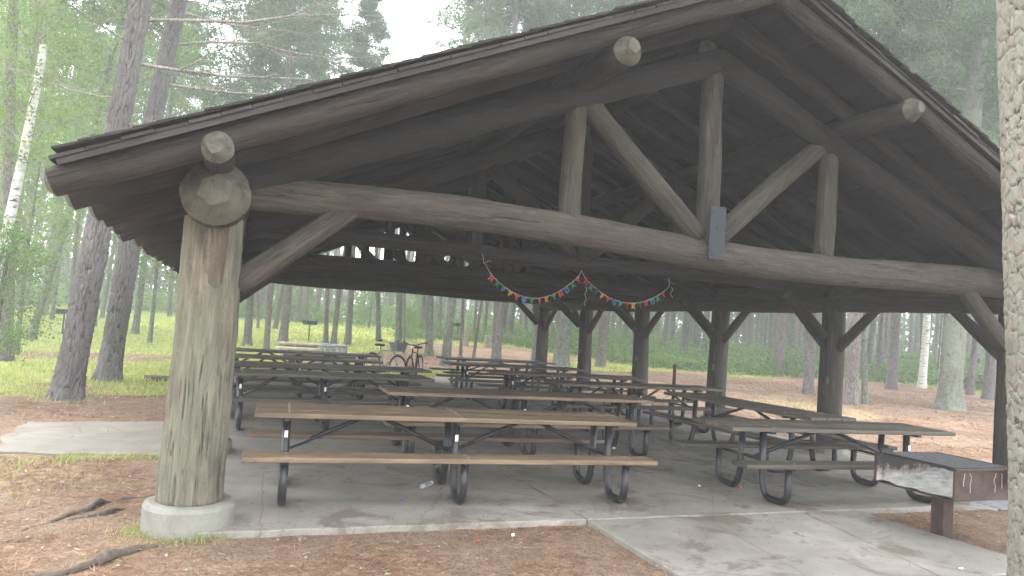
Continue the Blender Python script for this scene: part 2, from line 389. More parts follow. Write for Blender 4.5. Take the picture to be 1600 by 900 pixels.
def build_ground():
    na = 300; rr = np.concatenate([np.linspace(.0, 14, 90), np.geomspace(14.2, 170, 100)])
    A = np.linspace(0, 2 * PI, na, endpoint=False); RR, AA = np.meshgrid(rr, A, indexing='ij')
    X = 1.5 + RR * np.sin(AA); Y = 1 + RR * np.cos(AA); Z = terrain(X, Y)
    bmpz = (fbm(X, Y, 1.1, 5) - .5) * .05 * sst(1.2, 3, np.hypot(np.maximum(np.abs(X - 4.4) - 5.0, 0), np.maximum(np.abs(Y - 6.5) - 8.4, 0)) * 3)
    Z = Z + bmpz
    # keep the soil just under the slabs
    inside = ((X > -2.4) & (X < 9.8) & (Y > -2.6) & (Y < 15.2)); Z = np.where(inside, np.minimum(Z, -.045), Z)
    V = np.stack([X, Y, Z], -1).reshape(-1, 3); nr = len(rr)
    i = np.arange(nr - 1)[:, None]; j = np.arange(na)[None, :]; a = i * na + j; b = i * na + (j + 1) % na
    Fc = np.stack([a, a + na, b + na, b], -1).reshape(-1, 4)
    mt, nt, bs, o = newmat('forest_floor_and_lawn')
    at = nt.nodes.new('ShaderNodeAttribute'); at.attribute_name = 'cover'; sp = nt.nodes.new('ShaderNodeSeparateColor'); nt.links.new(at.outputs['Color'], sp.inputs[0])
    v = coords(nt, rand=False)
    f1 = noisen(nt, v, .8, 6, .65, .5); f2 = noisen(nt, v, 9, 6, .75); f3 = noisen(nt, v, 70, 3, .7); f4 = noisen(nt, v, .25, 3, .5)
    soil = ramp(nt, f2, [(.3, (.085, .055, .040)), (.5, (.205, .135, .095)), (.7, (.36, .26, .185))])
    soil = mix(nt, ramp(nt, f1, [(.42, g(0)), (.62, g(.75))]), soil, (.27, .225, .18))
    soil = mix(nt, 1, soil, ramp(nt, f3, [(.25, g(.6)), (.75, g(1.35))]), 'MULTIPLY')
    soil = mix(nt, 1, soil, ramp(nt, f4, [(.3, (.86, .84, .82)), (.7, (1.22, 1.10, 1.0))]), 'MULTIPLY')
    soil = mix(nt, ramp(nt, noisen(nt, v, 26, 4, .8), [(.56, g(0)), (.64, g(.75))]), soil, (.07, .045, .033))
    gr = ramp(nt, f2, [(.3, (.19, .22, .055)), (.55, (.32, .35, .085)), (.75, (.43, .43, .14))])
    dr = ramp(nt, f2, [(.3, (.25, .19, .10)), (.7, (.40, .34, .19))])
    gm = mth(nt, 'ADD', sp.outputs[0], mth(nt, 'MULTIPLY', mth(nt, 'SUBTRACT', f2, .5), .9))
    gm = ramp(nt, gm, [(.35, g(0)), (.6, g(1))])
    dm = ramp(nt, mth(nt, 'ADD', sp.outputs[1], mth(nt, 'MULTIPLY', mth(nt, 'SUBTRACT', f2, .5), 1.1)), [(.3, g(0)), (.7, g(.8))])
    c = mix(nt, dm, soil, dr); c = mix(nt, gm, c, gr)
    nt.links.new(c, bs.inputs['Base Color']); bs.inputs['Roughness'].default_value = 1
    bs.inputs['Specular IOR Level'].default_value = .1
    bump(nt, bs, mth(nt, 'ADD', mth(nt, 'MULTIPLY', f2, .7), mth(nt, 'MULTIPLY', f3, .4)), .9, .05)
    me = mesh_from('ground', V, Fc, mt, True)
    gz, dz = zones(V[:, 0], V[:, 1]); ca = me.color_attributes.new('cover', 'FLOAT_COLOR', 'POINT')
    ca.data.foreach_set('color', np.stack([gz, dz, 0 * gz, 1 + 0 * gz], -1).astype(np.float32).ravel())
    o = obj('ground', me); tag(o, 'brown pine needle floor running into green lawn around the shelter', 'ground', kind='structure')
build_ground()

def slab_poly(name, pts, ztop, zbot, mt, parent, rough=.0):
    """extruded polygon, slightly broken edges"""
    P = []
    n = len(pts)
    for i in range(n):
        a, b = Vector(pts[i]), Vector(pts[(i + 1) % n]); L = (b - a).length; k = max(1, int(L / .18))
        for j in range(k):
            p = a + (b - a) * j / k; q = rough * (mnoise.noise(Vector((p.x * 3.1, p.y * 3.1, 1))) if j else 0)
            nn = Vector((-(b - a).y, (b - a).x)).normalized(); P.append(p + nn * q)
    N = len(P); cx = sum((p for p in P), Vector((0, 0))) / N
    top = [(p.x, p.y, ztop - .008) for p in P]; inn = [(p.x + (cx.x - p.x) / max((cx - p).length, .01) * .012, p.y + (cx.y - p.y) / max((cx - p).length, .01) * .012, ztop) for p in P]
    bot = [(p.x, p.y, zbot) for p in P]
    fs = [[2 * N + i, 2 * N + (i + 1) % N, (i + 1) % N, i] for i in range(N)] + [[i, (i + 1) % N, N + (i + 1) % N, N + i] for i in range(N)]
    fs.append([N + i for i in range(N)])
    me = mesh_from(name, top + inn + bot, fs, mt, False)
    return obj(name, me, parent)
slab = thing('concrete_floor', 'grey stained concrete floor slab under the picnic shelter', 'floor'); slab['kind'] = 'structure'
xs = [-.02, 3.2, 6.22, 9.55]; ys = [-.32, 4.6, 9.7, 15.0]
for i in range(3):
    for j in range(3):
        gx = .006
        y0 = ys[j]; pts = [(xs[i] + gx, y0 + gx), (xs[i + 1] - gx, y0 + gx), (xs[i + 1] - gx, ys[j + 1] - gx), (xs[i] + gx, ys[j + 1] - gx)]
        slab_poly('slab_panel', pts, -.0, -.14, M['slab'], slab, .03 if (j == 0) else .004)
apron = thing('concrete_apron', 'pale concrete apron between the shelter floor and the pedestal grill', 'pavement'); apron['kind'] = 'structure'
for pts in ([(3.2, -2.0), (5.2, -2.12), (5.56, -.335), (3.2, -.335)], [(5.215, -2.12), (6.42, -2.2), (6.24, -.335), (5.575, -.335)]):
    slab_poly('slab_panel', pts, -.004, -.14, M['slab'], apron, .015)
path = thing('concrete_path', 'concrete path leaving the left side of the shelter floor', 'path'); path['kind'] = 'structure'
slab_poly('slab_panel', [(-2.1, 3.0), (-.032, 2.72), (-.032, 5.35), (-2.2, 5.1)], -.02, -.14, M['path'], path, .10)

# ------------------------------------------------------------ logs
def log_mesh(name, L, r0, r1, mats, segs=14, rings=8, hew0=0., hew1=0., seed=0, bow=None, rough=.035, bend=.01):
    """round log along local Z; hewn (chamfered, faceted) ends in material slot 1"""
    rnd = random.Random(seed); V = []; Fs = []; mi = []
    ph = rnd.random() * 50
    def ring(z, r, k=1.0, fac=None):
        bx = bend * math.sin(z * 1.7 + ph); by = bend * math.cos(z * 1.3 + ph * 2)
        bz = bow(z / L) if bow else 0.0
        st = len(V)
        for s in range(segs):
            a = 2 * PI * s / segs
            q = r * (1 + rough * mnoise.noise(Vector((math.cos(a) * 1.6 + ph, math.sin(a) * 1.6, z * 1.8))) * 2 + rough * .8 * mnoise.noise(Vector((math.cos(a) * 4 + ph, math.sin(a) * 4, z * 6))))
            V.append(Vector((math.cos(a) * q + bx, math.sin(a) * q + by + bz, z)))
        return st
    def hewring(z, r, nf):
        st = len(V); off = rnd.random(); rr = [r * rnd.uniform(.8, 1.15) for _ in range(nf)]
        bz = bow(z / L) if bow else 0.0
        for s in range(segs):
            a = 2 * PI * s / segs; t = ((a / (2 * PI) + off) % 1) * nf; i = int(t) % nf; j = (i + 1) % nf; fr = t - int(t)
            a0 = 2 * PI * (int(t) / nf - off); a1 = 2 * PI * ((int(t) + 1) / nf - off)
            p = Vector((math.cos(a0), math.sin(a0), 0)) * rr[i] * (1 - fr) + Vector((math.cos(a1), math.sin(a1), 0)) * rr[j] * fr
            V.append(Vector((p.x, p.y + bz, z)))
        return st
    starts = []
    z0 = hew0; z1 = L - hew1
    if hew0: starts.append((hewring(0, r0 * .5, 6), 1))
    for i in range(rings + 1):
        t = i / rings; starts.append((ring(z0 + (z1 - z0) * t, r0 + (r1 - r0) * t), 0))
    if hew1: starts.append((hewring(L, r1 * .5, 6), 1))
    flat = []
    for (a, ka), (b, kb) in zip(starts[:-1], starts[1:]):
        for s in range(segs):
            Fs.append([a + s, a + (s + 1) % segs, b + (s + 1) % segs, b + s]); mi.append(1 if (ka or kb) else 0); flat.append(bool(ka or kb))
    a = starts[0][0]; Fs.append([a + s for s in range(segs)][::-1]); mi.append(1); flat.append(True)
    b = starts[-1][0]; Fs.append([b + s for s in range(segs)]); mi.append(1); flat.append(True)
    me = mesh_from(name, V, Fs, mats, True, mi)
    me.polygons.foreach_set('use_smooth', [not f for f in flat]); me.update(); return me
def orient(p0, p1, up=Vector((0, 0, 1))):
    z = (Vector(p1) - Vector(p0)).normalized(); x = up.cross(z)
    if x.length < 1e-3: x = Vector((1, 0, 0))
    x = x.normalized(); y = z.cross(x)
    return Matrix((x, y, z)).transposed().to_quaternion()
def log(name, p0, p1, r0, r1, mt, parent, me=None, **kw):
    L = (Vector(p1) - Vector(p0)).length
    if me is None: me = log_mesh(name, L, r0, r1, [M[mt], M['endgrain']], **kw)
    return obj(name, me, parent, p0, orient(p0, p1))

# ------------------------------------------------------------ pavilion
S = 9.0; D = 2.86; NB = 6; YB = D * (NB - 1)
pav = thing('picnic_pavilion', 'large open log picnic shelter with a dark gable roof on round posts', 'picnic shelter')
def post(x, y, r0, r1, h, big=False, mt='post_dark'):
    pb = MB(); R = .325 if big else .29; hh = .165 if big else .15
    prof = [(R, -.12), (R * 1.0, hh - .035), (R - .012, hh - .008), (R - .04, hh), (0.0, hh)]
    vs = []; fs = []; n = 36 if big else 20
    for (q, z) in prof[:-1]:
        for k in range(n):
            a = 2 * PI * k / n; qq = q * (1 + .012 * mnoise.noise(Vector((math.cos(a) * 2 + x, math.sin(a) * 2 + y, z * 5)))); vs.append((x + qq * math.cos(a), y + qq * math.sin(a), z))
    for i in range(3):
        for k in range(n): fs.append([i * n + k, i * n + (k + 1) % n, (i + 1) * n + (k + 1) % n, (i + 1) * n + k])
    fs.append([3 * n + k for k in range(n)]); pb.add(vs, fs)
    pb.build('concrete_pedestal', M['pedestal'], pav)
    return log('post', (x, y, hh - .01), (x, y, h), r0, r1, mt, pav, segs=40 if big else 20, rings=60 if big else 10, seed=int(x * 7 + y * 3 + 5), rough=.03 if big else .025)
PZ = 2.44; PR = .245
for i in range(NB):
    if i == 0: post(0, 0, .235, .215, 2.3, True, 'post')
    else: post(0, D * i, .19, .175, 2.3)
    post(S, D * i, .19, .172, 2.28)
# the front left post: scarred brown tenon face let into its top
log('post_tenon', (.035, -.158, 1.70), (.03, -.135, 2.26), .080, .10, 'tenon', pav, segs=9, rings=6, seed=3, rough=.08, hew0=.10)
# plate logs
log('plate_log', (0, -.58, PZ), (0, YB + .6, PZ), PR * .97, PR * .92, 'truss', pav, segs=36, rings=40, hew0=.17, hew1=.1, seed=11, bend=.008)
log('plate_log', (S, -.42, PZ - .03), (S, YB + .6, PZ - .03), PR * .95, PR * .9, 'truss', pav, segs=24, rings=30, hew0=.12, hew1=.1, seed=12)
# radial crack on the front plate end
ck = MB(); ck.add([(-.012, 0, .0), (.012, 0, .0), (.03, 0, -.07), (.0, 0, -.075)], [[0, 1, 2, 3]])
def crack(pts, w, y):
    vs = []; fs = []
    for i, (x, z) in enumerate(pts): ww = w * (1 - i / len(pts)); vs += [(x - ww, y[i], z), (x + ww, y[i], z)]
    for i in range(len(pts) - 1): fs.append([2 * i, 2 * i + 1, 2 * i + 3, 2 * i + 2])
    return vs, fs
vs, fs = crack([(-.06, PZ + .215), (-.045, PZ + .16), (-.015, PZ + .11), (-.02, PZ + .06), (.0, PZ + .01)], .009, [-.44, -.512, -.57, -.584, -.584])
ck = MB(); ck.add(vs, fs); ck.build('end_crack', M['soot'], pav)
# roof geometry
SL = .45; ZT = 2.92; ang = math.atan(SL); RZ = lambda x: ZT + SL * (x if x <= S / 2 else S - x)
# trusses
XQ = 3.0
def tie_bow(t): return .035 + .062 * math.exp(-((t - .13) / .14) ** 2) - .07 * math.sin(max(0, (t - .35) / .65) * PI)
for i in range(NB):
    y = D * i; fr = (i == 0)
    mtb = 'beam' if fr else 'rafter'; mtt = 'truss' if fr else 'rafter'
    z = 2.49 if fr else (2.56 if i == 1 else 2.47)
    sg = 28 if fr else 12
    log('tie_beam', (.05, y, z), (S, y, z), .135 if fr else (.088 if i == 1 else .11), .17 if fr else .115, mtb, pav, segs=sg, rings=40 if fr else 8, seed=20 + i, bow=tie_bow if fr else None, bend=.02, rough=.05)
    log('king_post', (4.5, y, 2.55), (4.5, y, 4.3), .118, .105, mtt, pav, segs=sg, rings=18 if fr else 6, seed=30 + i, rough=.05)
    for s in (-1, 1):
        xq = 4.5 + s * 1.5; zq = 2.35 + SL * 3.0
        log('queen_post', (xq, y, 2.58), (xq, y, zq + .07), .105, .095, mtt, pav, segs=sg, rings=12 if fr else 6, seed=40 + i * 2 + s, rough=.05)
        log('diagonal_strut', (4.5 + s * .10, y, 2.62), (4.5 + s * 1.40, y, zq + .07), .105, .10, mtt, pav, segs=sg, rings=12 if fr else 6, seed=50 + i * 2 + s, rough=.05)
        log('top_chord', (4.5 + s * 4.5, y - .04 * fr, 2.56 if fr else 2.42), (4.5 - s * .03, y - .04, 4.42), .13, .125, 'shade_dark_log' if fr else 'rafter', pav, segs=sg, rings=14 if fr else 6, seed=60 + i * 2 + s)
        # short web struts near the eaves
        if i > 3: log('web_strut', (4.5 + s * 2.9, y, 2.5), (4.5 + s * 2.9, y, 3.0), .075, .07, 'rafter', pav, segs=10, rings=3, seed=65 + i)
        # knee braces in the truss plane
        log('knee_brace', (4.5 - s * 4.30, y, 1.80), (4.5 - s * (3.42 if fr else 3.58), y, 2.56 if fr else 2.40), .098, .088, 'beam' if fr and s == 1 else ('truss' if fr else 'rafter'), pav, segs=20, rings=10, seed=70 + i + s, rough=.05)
    # braces along the rows
    for x in (0, S):
        for s in (-1, 1):
            if (i == 0 and s < 0): continue
            log('row_brace', (x, y + s * .13, 1.62), (x, y + s * .84, 2.26), .078, .072, 'post_dark' if x else 'rafter', pav, segs=12, rings=6, seed=80 + i * 2 + s, rough=.05)
# steel bracket at the foot of the front king post
kb = MB(); kb.box((0, 0, 0), (.185, .012, .52), bev=.004)
kbo = kb.build('steel_bracket', M['plate'], pav, (4.5, -.176, 2.66))
kn = MB()
for bx, bz in ((-.06, .2), (.06, .2), (0, 0.05), (-.06, -.18), (.06, -.18)): kn.tube([(bx, -.006, bz), (bx, -.014, bz)], .012, 6)
kn.build('bracket_bolts', M['brown_steel'], kbo)
# purlins
def purlin(x, z, r, y0, y1, seed, hew=.10): return log('purlin', (x, y0, z), (x, y1, z), r, r * .95, 'rafter', pav, segs=20, rings=24, hew0=hew, hew1=.08, seed=seed)
purlin(0.0, 2.665, .105, -1.0, YB + .8, 101, .06); purlin(S, 2.65, .105, -1.0, YB + .8, 102, .06)
purlin(3.0, 3.93, .125, -1.02, YB + .9, 103, .12); purlin(6.08, 3.95, .115, -1.06, YB + .9, 104, .12)
purlin(4.5, 4.55, .12, .02, YB + .8, 105)
# rafters
rl = math.hypot(4.5 + .95, SL * (4.5 + .95))
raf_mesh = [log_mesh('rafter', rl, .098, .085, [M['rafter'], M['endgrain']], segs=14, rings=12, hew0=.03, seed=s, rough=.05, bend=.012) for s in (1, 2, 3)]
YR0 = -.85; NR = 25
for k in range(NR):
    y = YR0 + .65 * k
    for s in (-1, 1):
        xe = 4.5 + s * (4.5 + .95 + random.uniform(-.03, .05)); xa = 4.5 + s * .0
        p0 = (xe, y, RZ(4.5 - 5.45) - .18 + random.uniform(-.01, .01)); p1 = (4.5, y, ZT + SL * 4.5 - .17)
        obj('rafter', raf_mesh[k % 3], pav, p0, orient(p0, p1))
# roof boards (run along the shelter) and shingle courses
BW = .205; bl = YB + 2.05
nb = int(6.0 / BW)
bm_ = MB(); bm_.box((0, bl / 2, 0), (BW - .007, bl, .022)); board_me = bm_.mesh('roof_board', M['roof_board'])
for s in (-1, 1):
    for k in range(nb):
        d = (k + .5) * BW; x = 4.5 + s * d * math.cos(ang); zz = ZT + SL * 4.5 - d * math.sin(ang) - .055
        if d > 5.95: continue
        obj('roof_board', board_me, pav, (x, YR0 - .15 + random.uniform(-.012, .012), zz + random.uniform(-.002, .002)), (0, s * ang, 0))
def course_mesh(seed):
    r = random.Random(seed); mb = MB(); y = 0
    while y < bl + .05:
        w = r.uniform(.24, .33); y2 = min(y + w, bl + .07)
        mb.box((0, (y + y2) / 2, r.uniform(0, .004)), (.24 + r.uniform(-.015, .015), y2 - y - .006, .014)); y = y2 + .001
    return mb.mesh('shingle_course', M['shingle'])
cms = [course_mesh(s) for s in (1, 2, 3, 4)]
ncz = int(5.92 / .15)
for s in (-1, 1):
    for k in range(ncz):
        d = .1 + k * .15; x = 4.5 + s * d * math.cos(ang); zz = ZT + SL * 4.5 - d * math.sin(ang) - .018
        obj('shingle_course', cms[(k * 3 + (s > 0)) % 4], pav, (x, YR0 - .19 + random.uniform(-.025, .02), zz), (0, s * (ang - .05), 0))
# rake boards under the shingle edge
for s in (-1, 1):
    rb = MB(); rb.box((0, 0, 0), (5.9, .035, .05)); rb.build('rake_board', M['roof_board'], pav, (4.5 + s * 2.95 * math.cos(ang), YR0 - .115, ZT + SL * 4.5 - 2.95 * math.sin(ang) - .085), (0, s * ang, 0))
rc = MB(); rc.box((0, bl / 2, 0), (.26, bl, .02)); rc.build('ridge_cap', M['shingle'], pav, (4.5, YR0 - .19, ZT + SL * 4.5 + .005))
# outlet boxes with conduit on four of the right hand posts
for i in (1, 2, 3, 4):
    ob = MB(); ob.box((0, 0, 0), (.07, .06, .11), bev=.006)
    b = ob.build('outlet_box', M['soot'], pav, (S - .18, D * i - .08, 1.13 - .01 * i))
    ct = MB(); ct.tube([(0, 0, .05), (0, 0, .5), (.02, .02, .9), (.03, .05, 1.15)], .011, 6); ct.build('conduit', M['soot'], b, smooth=True)

# ------------------------------------------------------------ picnic tables
def make_table(L, frames, mt, label, group=None):
    t = thing('picnic_table', label, 'picnic table', group=group)
    r = .036
    for k, y in enumerate((-.262, 0, .262)):
        b = MB(); b.box((0, 0, 0), (L, .247, .042), bev=.007); b.build('top_plank', M[mt], t, (0, y, .739))
    for s in (-1, 1):
        b = MB(); b.box((0, 0, 0), (L + .12, .26, .042), bev=.007); b.build('seat_plank', M[mt], t, (0, s * .60, .429))
    for x in frames:
        for s in (-1, 1):
            f = MB(); pts = arc_path([(x, s * .60, .405), (x, s * .60, .04), (x, s * .26, .03), (x, s * .19, .20), (x, s * .175, .712)], .13, 6)
            f.tube(pts, r, 10); f.build('leg', M['black_steel'], t, smooth=True)
        c = MB(); c.box((x, 0, .705), (.05, .70, .03)); c.build('cross_bar', M['black_steel'], t)
        for s in (-1, 1): c = MB(); c.box((x, s * .42, .395), (.05, .50, .022)); c.build('seat_bracket', M['black_steel'], t)
    for a, b_ in zip(frames[:-1], frames[1:]):
        mx = (a + b_) / 2
        for s, fx in ((-1, a), (1, b_)):
            q = MB(); q.tube([(mx + s * .06, 0, .705), (fx - s * .03, 0, .40)], .021, 8); q.build('brace', M['black_steel'], t, smooth=True)
        q = MB(); q.box((mx, 0, .705), (.22, .10, .03)); q.build('brace_plate', M['black_steel'], t)
    for x in frames: q = MB(); q.box((x, 0, .40), (.044, .34, .026)); q.build('stretcher', M['black_steel'], t)
    bo = MB()
    for x in frames:
        for y in (-.33, -.2, -.06, .06, .2, .33): bo.tube([(x + .012, y, .757), (x + .012, y, .764)], .011, 6)
        for y in (-.66, -.54, .54, .66): bo.tube([(x + .012, y, .447), (x + .012, y, .454)], .011, 6)
    bo.build('bolt_heads', M['galv'], t)['kind'] = 'stuff'
    st = MB(); st.box((0, 0, 0), (.03, .004, .06)); st.build('sticker', M['sticker'], t, (frames[len(frames) // 2], -.19 - .034, .55))
    if len(frames) == 3:
        st = MB(); st.box((0, 0, 0), (.03, .004, .06)); st.build('sticker', M['sticker'], t, (frames[0], -.19 - .034, .56))
    return t
GR = 'picnic tables standing under the shelter'
def place(t, x, y, rz, label):
    t.location = (x, y, 0.0); t.rotation_euler = (0, 0, rz); t['label'] = label; t['group'] = GR; return t
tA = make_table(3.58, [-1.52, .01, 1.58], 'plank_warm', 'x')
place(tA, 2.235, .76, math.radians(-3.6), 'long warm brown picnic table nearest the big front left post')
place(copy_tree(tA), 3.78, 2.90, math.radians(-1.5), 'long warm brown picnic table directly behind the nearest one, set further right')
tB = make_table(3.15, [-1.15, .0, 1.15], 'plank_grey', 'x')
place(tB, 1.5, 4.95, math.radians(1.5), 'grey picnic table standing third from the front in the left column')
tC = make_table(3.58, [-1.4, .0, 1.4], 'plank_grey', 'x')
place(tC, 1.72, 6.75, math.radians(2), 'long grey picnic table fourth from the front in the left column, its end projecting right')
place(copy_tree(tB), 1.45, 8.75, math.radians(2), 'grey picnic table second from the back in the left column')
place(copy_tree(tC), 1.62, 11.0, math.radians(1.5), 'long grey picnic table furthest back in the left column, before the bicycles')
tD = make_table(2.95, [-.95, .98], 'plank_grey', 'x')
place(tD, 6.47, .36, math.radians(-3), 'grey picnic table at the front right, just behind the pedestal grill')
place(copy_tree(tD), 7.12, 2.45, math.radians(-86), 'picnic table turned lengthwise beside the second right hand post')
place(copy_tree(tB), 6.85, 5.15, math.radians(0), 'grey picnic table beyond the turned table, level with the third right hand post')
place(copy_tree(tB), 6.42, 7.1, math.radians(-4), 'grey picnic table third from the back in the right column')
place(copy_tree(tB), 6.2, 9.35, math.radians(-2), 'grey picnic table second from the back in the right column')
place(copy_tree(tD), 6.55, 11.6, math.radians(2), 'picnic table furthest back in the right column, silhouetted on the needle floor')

# rusty bent pipe
bp = thing('bent_pipe', 'tall bent steel pipe with a rusty upright end behind the turned table', 'pipe', (8.35, 6.2, 0))
q = MB(); q.tube([(0, 0, .48), (0, 0, 1.1)], .033, 10); q.build('upright', M['rust'], bp, smooth=True)
q = MB(); q.tube(arc_path([(0, 0, .48), (0, 0, .035), (.1, -.9, .035)], .2, 6), .033, 10); q.build('foot_rail', M['black_steel'], bp, smooth=True)

# ------------------------------------------------------------ pedestal grill
gx, gy = 6.45, -1.12
gr = thing('pedestal_grill', 'brown steel pedestal grill with ash inside, at the edge of the apron', 'grill', (gx, gy, -.05))
q = MB(); q.box((0, 0, .2), (.13, .13, .46), bev=.006); q.build('post', M['brown_steel'], gr)
q = MB(); q.box((0, 0, .412), (.34, .26, .022)); q.box((0, 0, .40), (.2, .3, .012)); q.build('mount_plate', M['brown_steel'], gr)
bx = .40; by = .41; zb = .432; zt = .70; tk = .008
fb = MB(); fb.box((0, 0, zb), (2 * bx, 2 * by, tk)); q = fb.build('fire_box', [M['brown_steel'], M['ash']], gr)
fb = MB(); fb.box((0, -by, (zb + zt) / 2), (2 * bx, tk, zt - zb)); fb.box((0, -by - .012, zt), (2 * bx, .03, .02), bev=.004); fb.box((bx - .01, -by - .008, (zb + zt) / 2), (.03, .012, zt - zb)); fb.box((-bx + .015, -by - .008, (zb + zt) / 2), (.035, .012, zt - zb)); fb.build('side_panel', M['brown_steel'], gr)
fb = MB(); fb.box((0, by, (zb + zt) / 2), (2 * bx, tk, zt - zb)); fb.build('side_panel', M['brown_steel'], gr)
fb = MB(); fb.box((bx, 0, (zb + zt) / 2), (tk, 2 * by - .02, zt - zb)); fb.build('back_panel', M['brown_steel'], gr)
li = MB(); li.box((0, 0, .14), (.006, 2 * by - .05, .25)); li.build('soot_lining', M['ash'], gr, (bx - .012, 0, zb - .02))
li = MB(); li.box((0, 0, .14), (2 * bx - .04, .006, .25)); li.build('soot_lining', M['ash'], gr, (0, by - .012, zb - .02))
# ash heap
av = []; af = []; nx, ny = 26, 30
for i in range(nx):
    for j in range(ny):
        x = -bx + .03 + (2 * bx - .06) * i / (nx - 1); y = -by + .02 + (2 * by - .04) * j / (ny - 1)
        av.append((x, y, .006 + .11 * (i / (nx - 1)) ** 1.5 + .02 * mnoise.noise(Vector((x * 9, y * 9, 0))) + .008 * mnoise.noise(Vector((x * 40, y * 40, 0)))))
for i in range(nx - 1):
    for j in range(ny - 1): af.append([i * ny + j, (i + 1) * ny + j, (i + 1) * ny + j + 1, i * ny + j + 1])
M['ashheap'] = simple('pale_grey_ash', (.36, .35, .33), 1, 0, 9, .4, .7)
obj('ash_bed', mesh_from('ash_bed', av, af, M['ashheap'], True), gr, (0, 0, zb + .006))
gt = MB()
for k in range(17):
    y = -by + .03 + (2 * by - .1) * k / 16; gt.tube([(-bx, y, zt + .012), (bx - .08, y, zt + .012)], .006, 5)
gt.tube([(-bx, -by + .02, zt + .01), (-bx, by - .06, zt + .01)], .012, 6); gt.tube([(bx - .08, -by + .02, zt + .01), (bx - .08, by - .06, zt + .01)], .01, 6); gt.tube([(-.1, -by + .02, zt + .0), (-.1, by - .06, zt + .0)], .009, 6)
gt.build('cooking_grate', M['soot'], gr)
gt = MB(); gt.box((-bx + .05, by - .06, zt + .045), (.02, .1, .07), bev=.004); gt.box((-bx + .04, by - .1, zt + .03), (.14, .02, .05)); gt.build('grate_stop', M['soot'], gr)
tr = MB(); tr.box((.12, -by - .13, zb - .004), (2 * bx - .24, .27, .008)); tr.box((-bx + .24, -by - .1, zb - .012), (.3, .2, .008), Matrix.Rotation(.6, 3, 'Z')); tr.build('side_tray', M['galv'], gr)
hl = MB(); hl.box((bx - .12, -by - .09, zt - .05), (.20, .012, .17), Matrix.Rotation(.35, 3, 'Z')); hl.build('flap', M['soot'], gr)
for k in range(5):
    sp = MB(); r = random.Random(k); x0 = (-.3, -.22, .08, .17, .3)[k]; pts = [(x0 + r.uniform(-.012, .012), -by - .016 - .004, zb + .24 - j * .028 * (1 + .2 * (k % 2))) for j in range(5 + k % 3)]
    sp.tube(pts, .003, 5); sp.build('drip_stain', M['litter_c'], gr)

# ------------------------------------------------------------ birthday bunting
def letter_mesh(ch, mt):
    if ch == '*':
        mb = MB(); n = 12; vs = []; 
        for k in range(n):
            a = 2 * PI * k / n; x = .034 * (math.sin(a) ** 3) * 1.2; z = .003 * (13 * math.cos(a) - 5 * math.cos(2 * a) - 2 * math.cos(3 * a)) - .045
            vs.append((x, 0, z))
        vs2 = [(x, .002, z) for x, _, z in vs]; fs = [list(range(n)), list(range(n, 2 * n))[::-1]] + [[i, (i + 1) % n, (i + 1) % n + n, i + n] for i in range(n)]
        mb.add(vs + vs2, fs); mb.box((0, .001, -.008), (.075, .003, .02)); return mb.mesh('letter', mt)
    cu = bpy.data.curves.new('letter', 'FONT'); cu.body = ch; cu.size = .088; cu.extrude = .001; cu.offset = .003; cu.align_x = 'CENTER'
    tmp = bpy.data.objects.new('tmp', cu); C.objects.link(tmp); dg = bpy.context.evaluated_depsgraph_get(); dg.update()
    me = bpy.data.meshes.new_from_object(tmp.evaluated_get(dg)); C.objects.unlink(tmp); bpy.data.objects.remove(tmp)
    vs = [(v.co.x, -v.co.z, v.co.y - .076) for v in me.vertices]; fs = [list(p.vertices) for p in me.polygons]; bpy.data.meshes.remove(me)
    mb = MB(); mb.add(vs, fs); w = max(v[0] for v in vs) - min(v[0] for v in vs)
    mb.box((0, 0, -.008), (max(w, .05) + .012, .003, .02)); return mb.mesh('letter', mt)
word = 'HAPPY*BIRTHDAY'; cols = ['red', 'green', 'blue', 'yellow', 'red', 'blue', 'green', 'red', 'yellow', 'green', 'red', 'blue', 'green', 'red']
def bunting(p0, p1, sagp, tails, label):
    yb = 2.70; a, b, c = p0, sagp, p1
    co = np.polyfit([a[0], b[0], c[0]], [a[1], b[1], c[1]], 2); zf = lambda x: float(np.polyval(co, x)); dz = lambda x: 2 * co[0] * x + co[1]
    t = thing('birthday_bunting', label, 'bunting', (p0[0], yb, p0[1]), group='two birthday letter strings under the roof')
    s = MB(); s.tube([(x - p0[0], 0, zf(x) - p0[1]) for x in np.linspace(p0[0], p1[0], 24)], .0035, 5)
    for tl in tails: s.tube([(x - p0[0], y, z - p0[1]) for x, y, z in tl], .0028, 5)
    s.build('string', M['string'], t)
    xs_ = np.linspace(p0[0], p1[0], 400); zz = np.array([zf(x) for x in xs_]); L = np.concatenate([[0], np.cumsum(np.hypot(np.diff(xs_), np.diff(zz)))])
    for k, ch in enumerate(word):
        x = float(np.interp(L[-1] * (k + .55) / 14.1, L, xs_)); a_ = math.atan(dz(x))
        obj('letter', letter_mesh(ch, M['foil_' + cols[k]]), t, (x - p0[0], -.004, zf(x) - p0[1]), (random.uniform(-.25, .15), -a_ * .9, random.uniform(-.25, .25)))
def curl(x, z, n, w, dz_): return [(x + w * math.sin(k * 1.7), w * math.cos(k * 1.7), z + dz_ * k) for k in range(n)]
bunting((3.19, 2.29), (4.45, 2.37), (3.9, 2.025), [[(3.19, 0, 2.29), (3.14, 0, 2.37), (3.105, .02, 2.41), (3.10, .1, 2.56)], [(3.105, 0, 2.41), (3.16, -.02, 2.44), (3.2, 0, 2.43)], [(4.45, 0, 2.37), (4.50, .05, 2.43)]], 'left HAPPY BIRTHDAY letter string hanging from the beam')
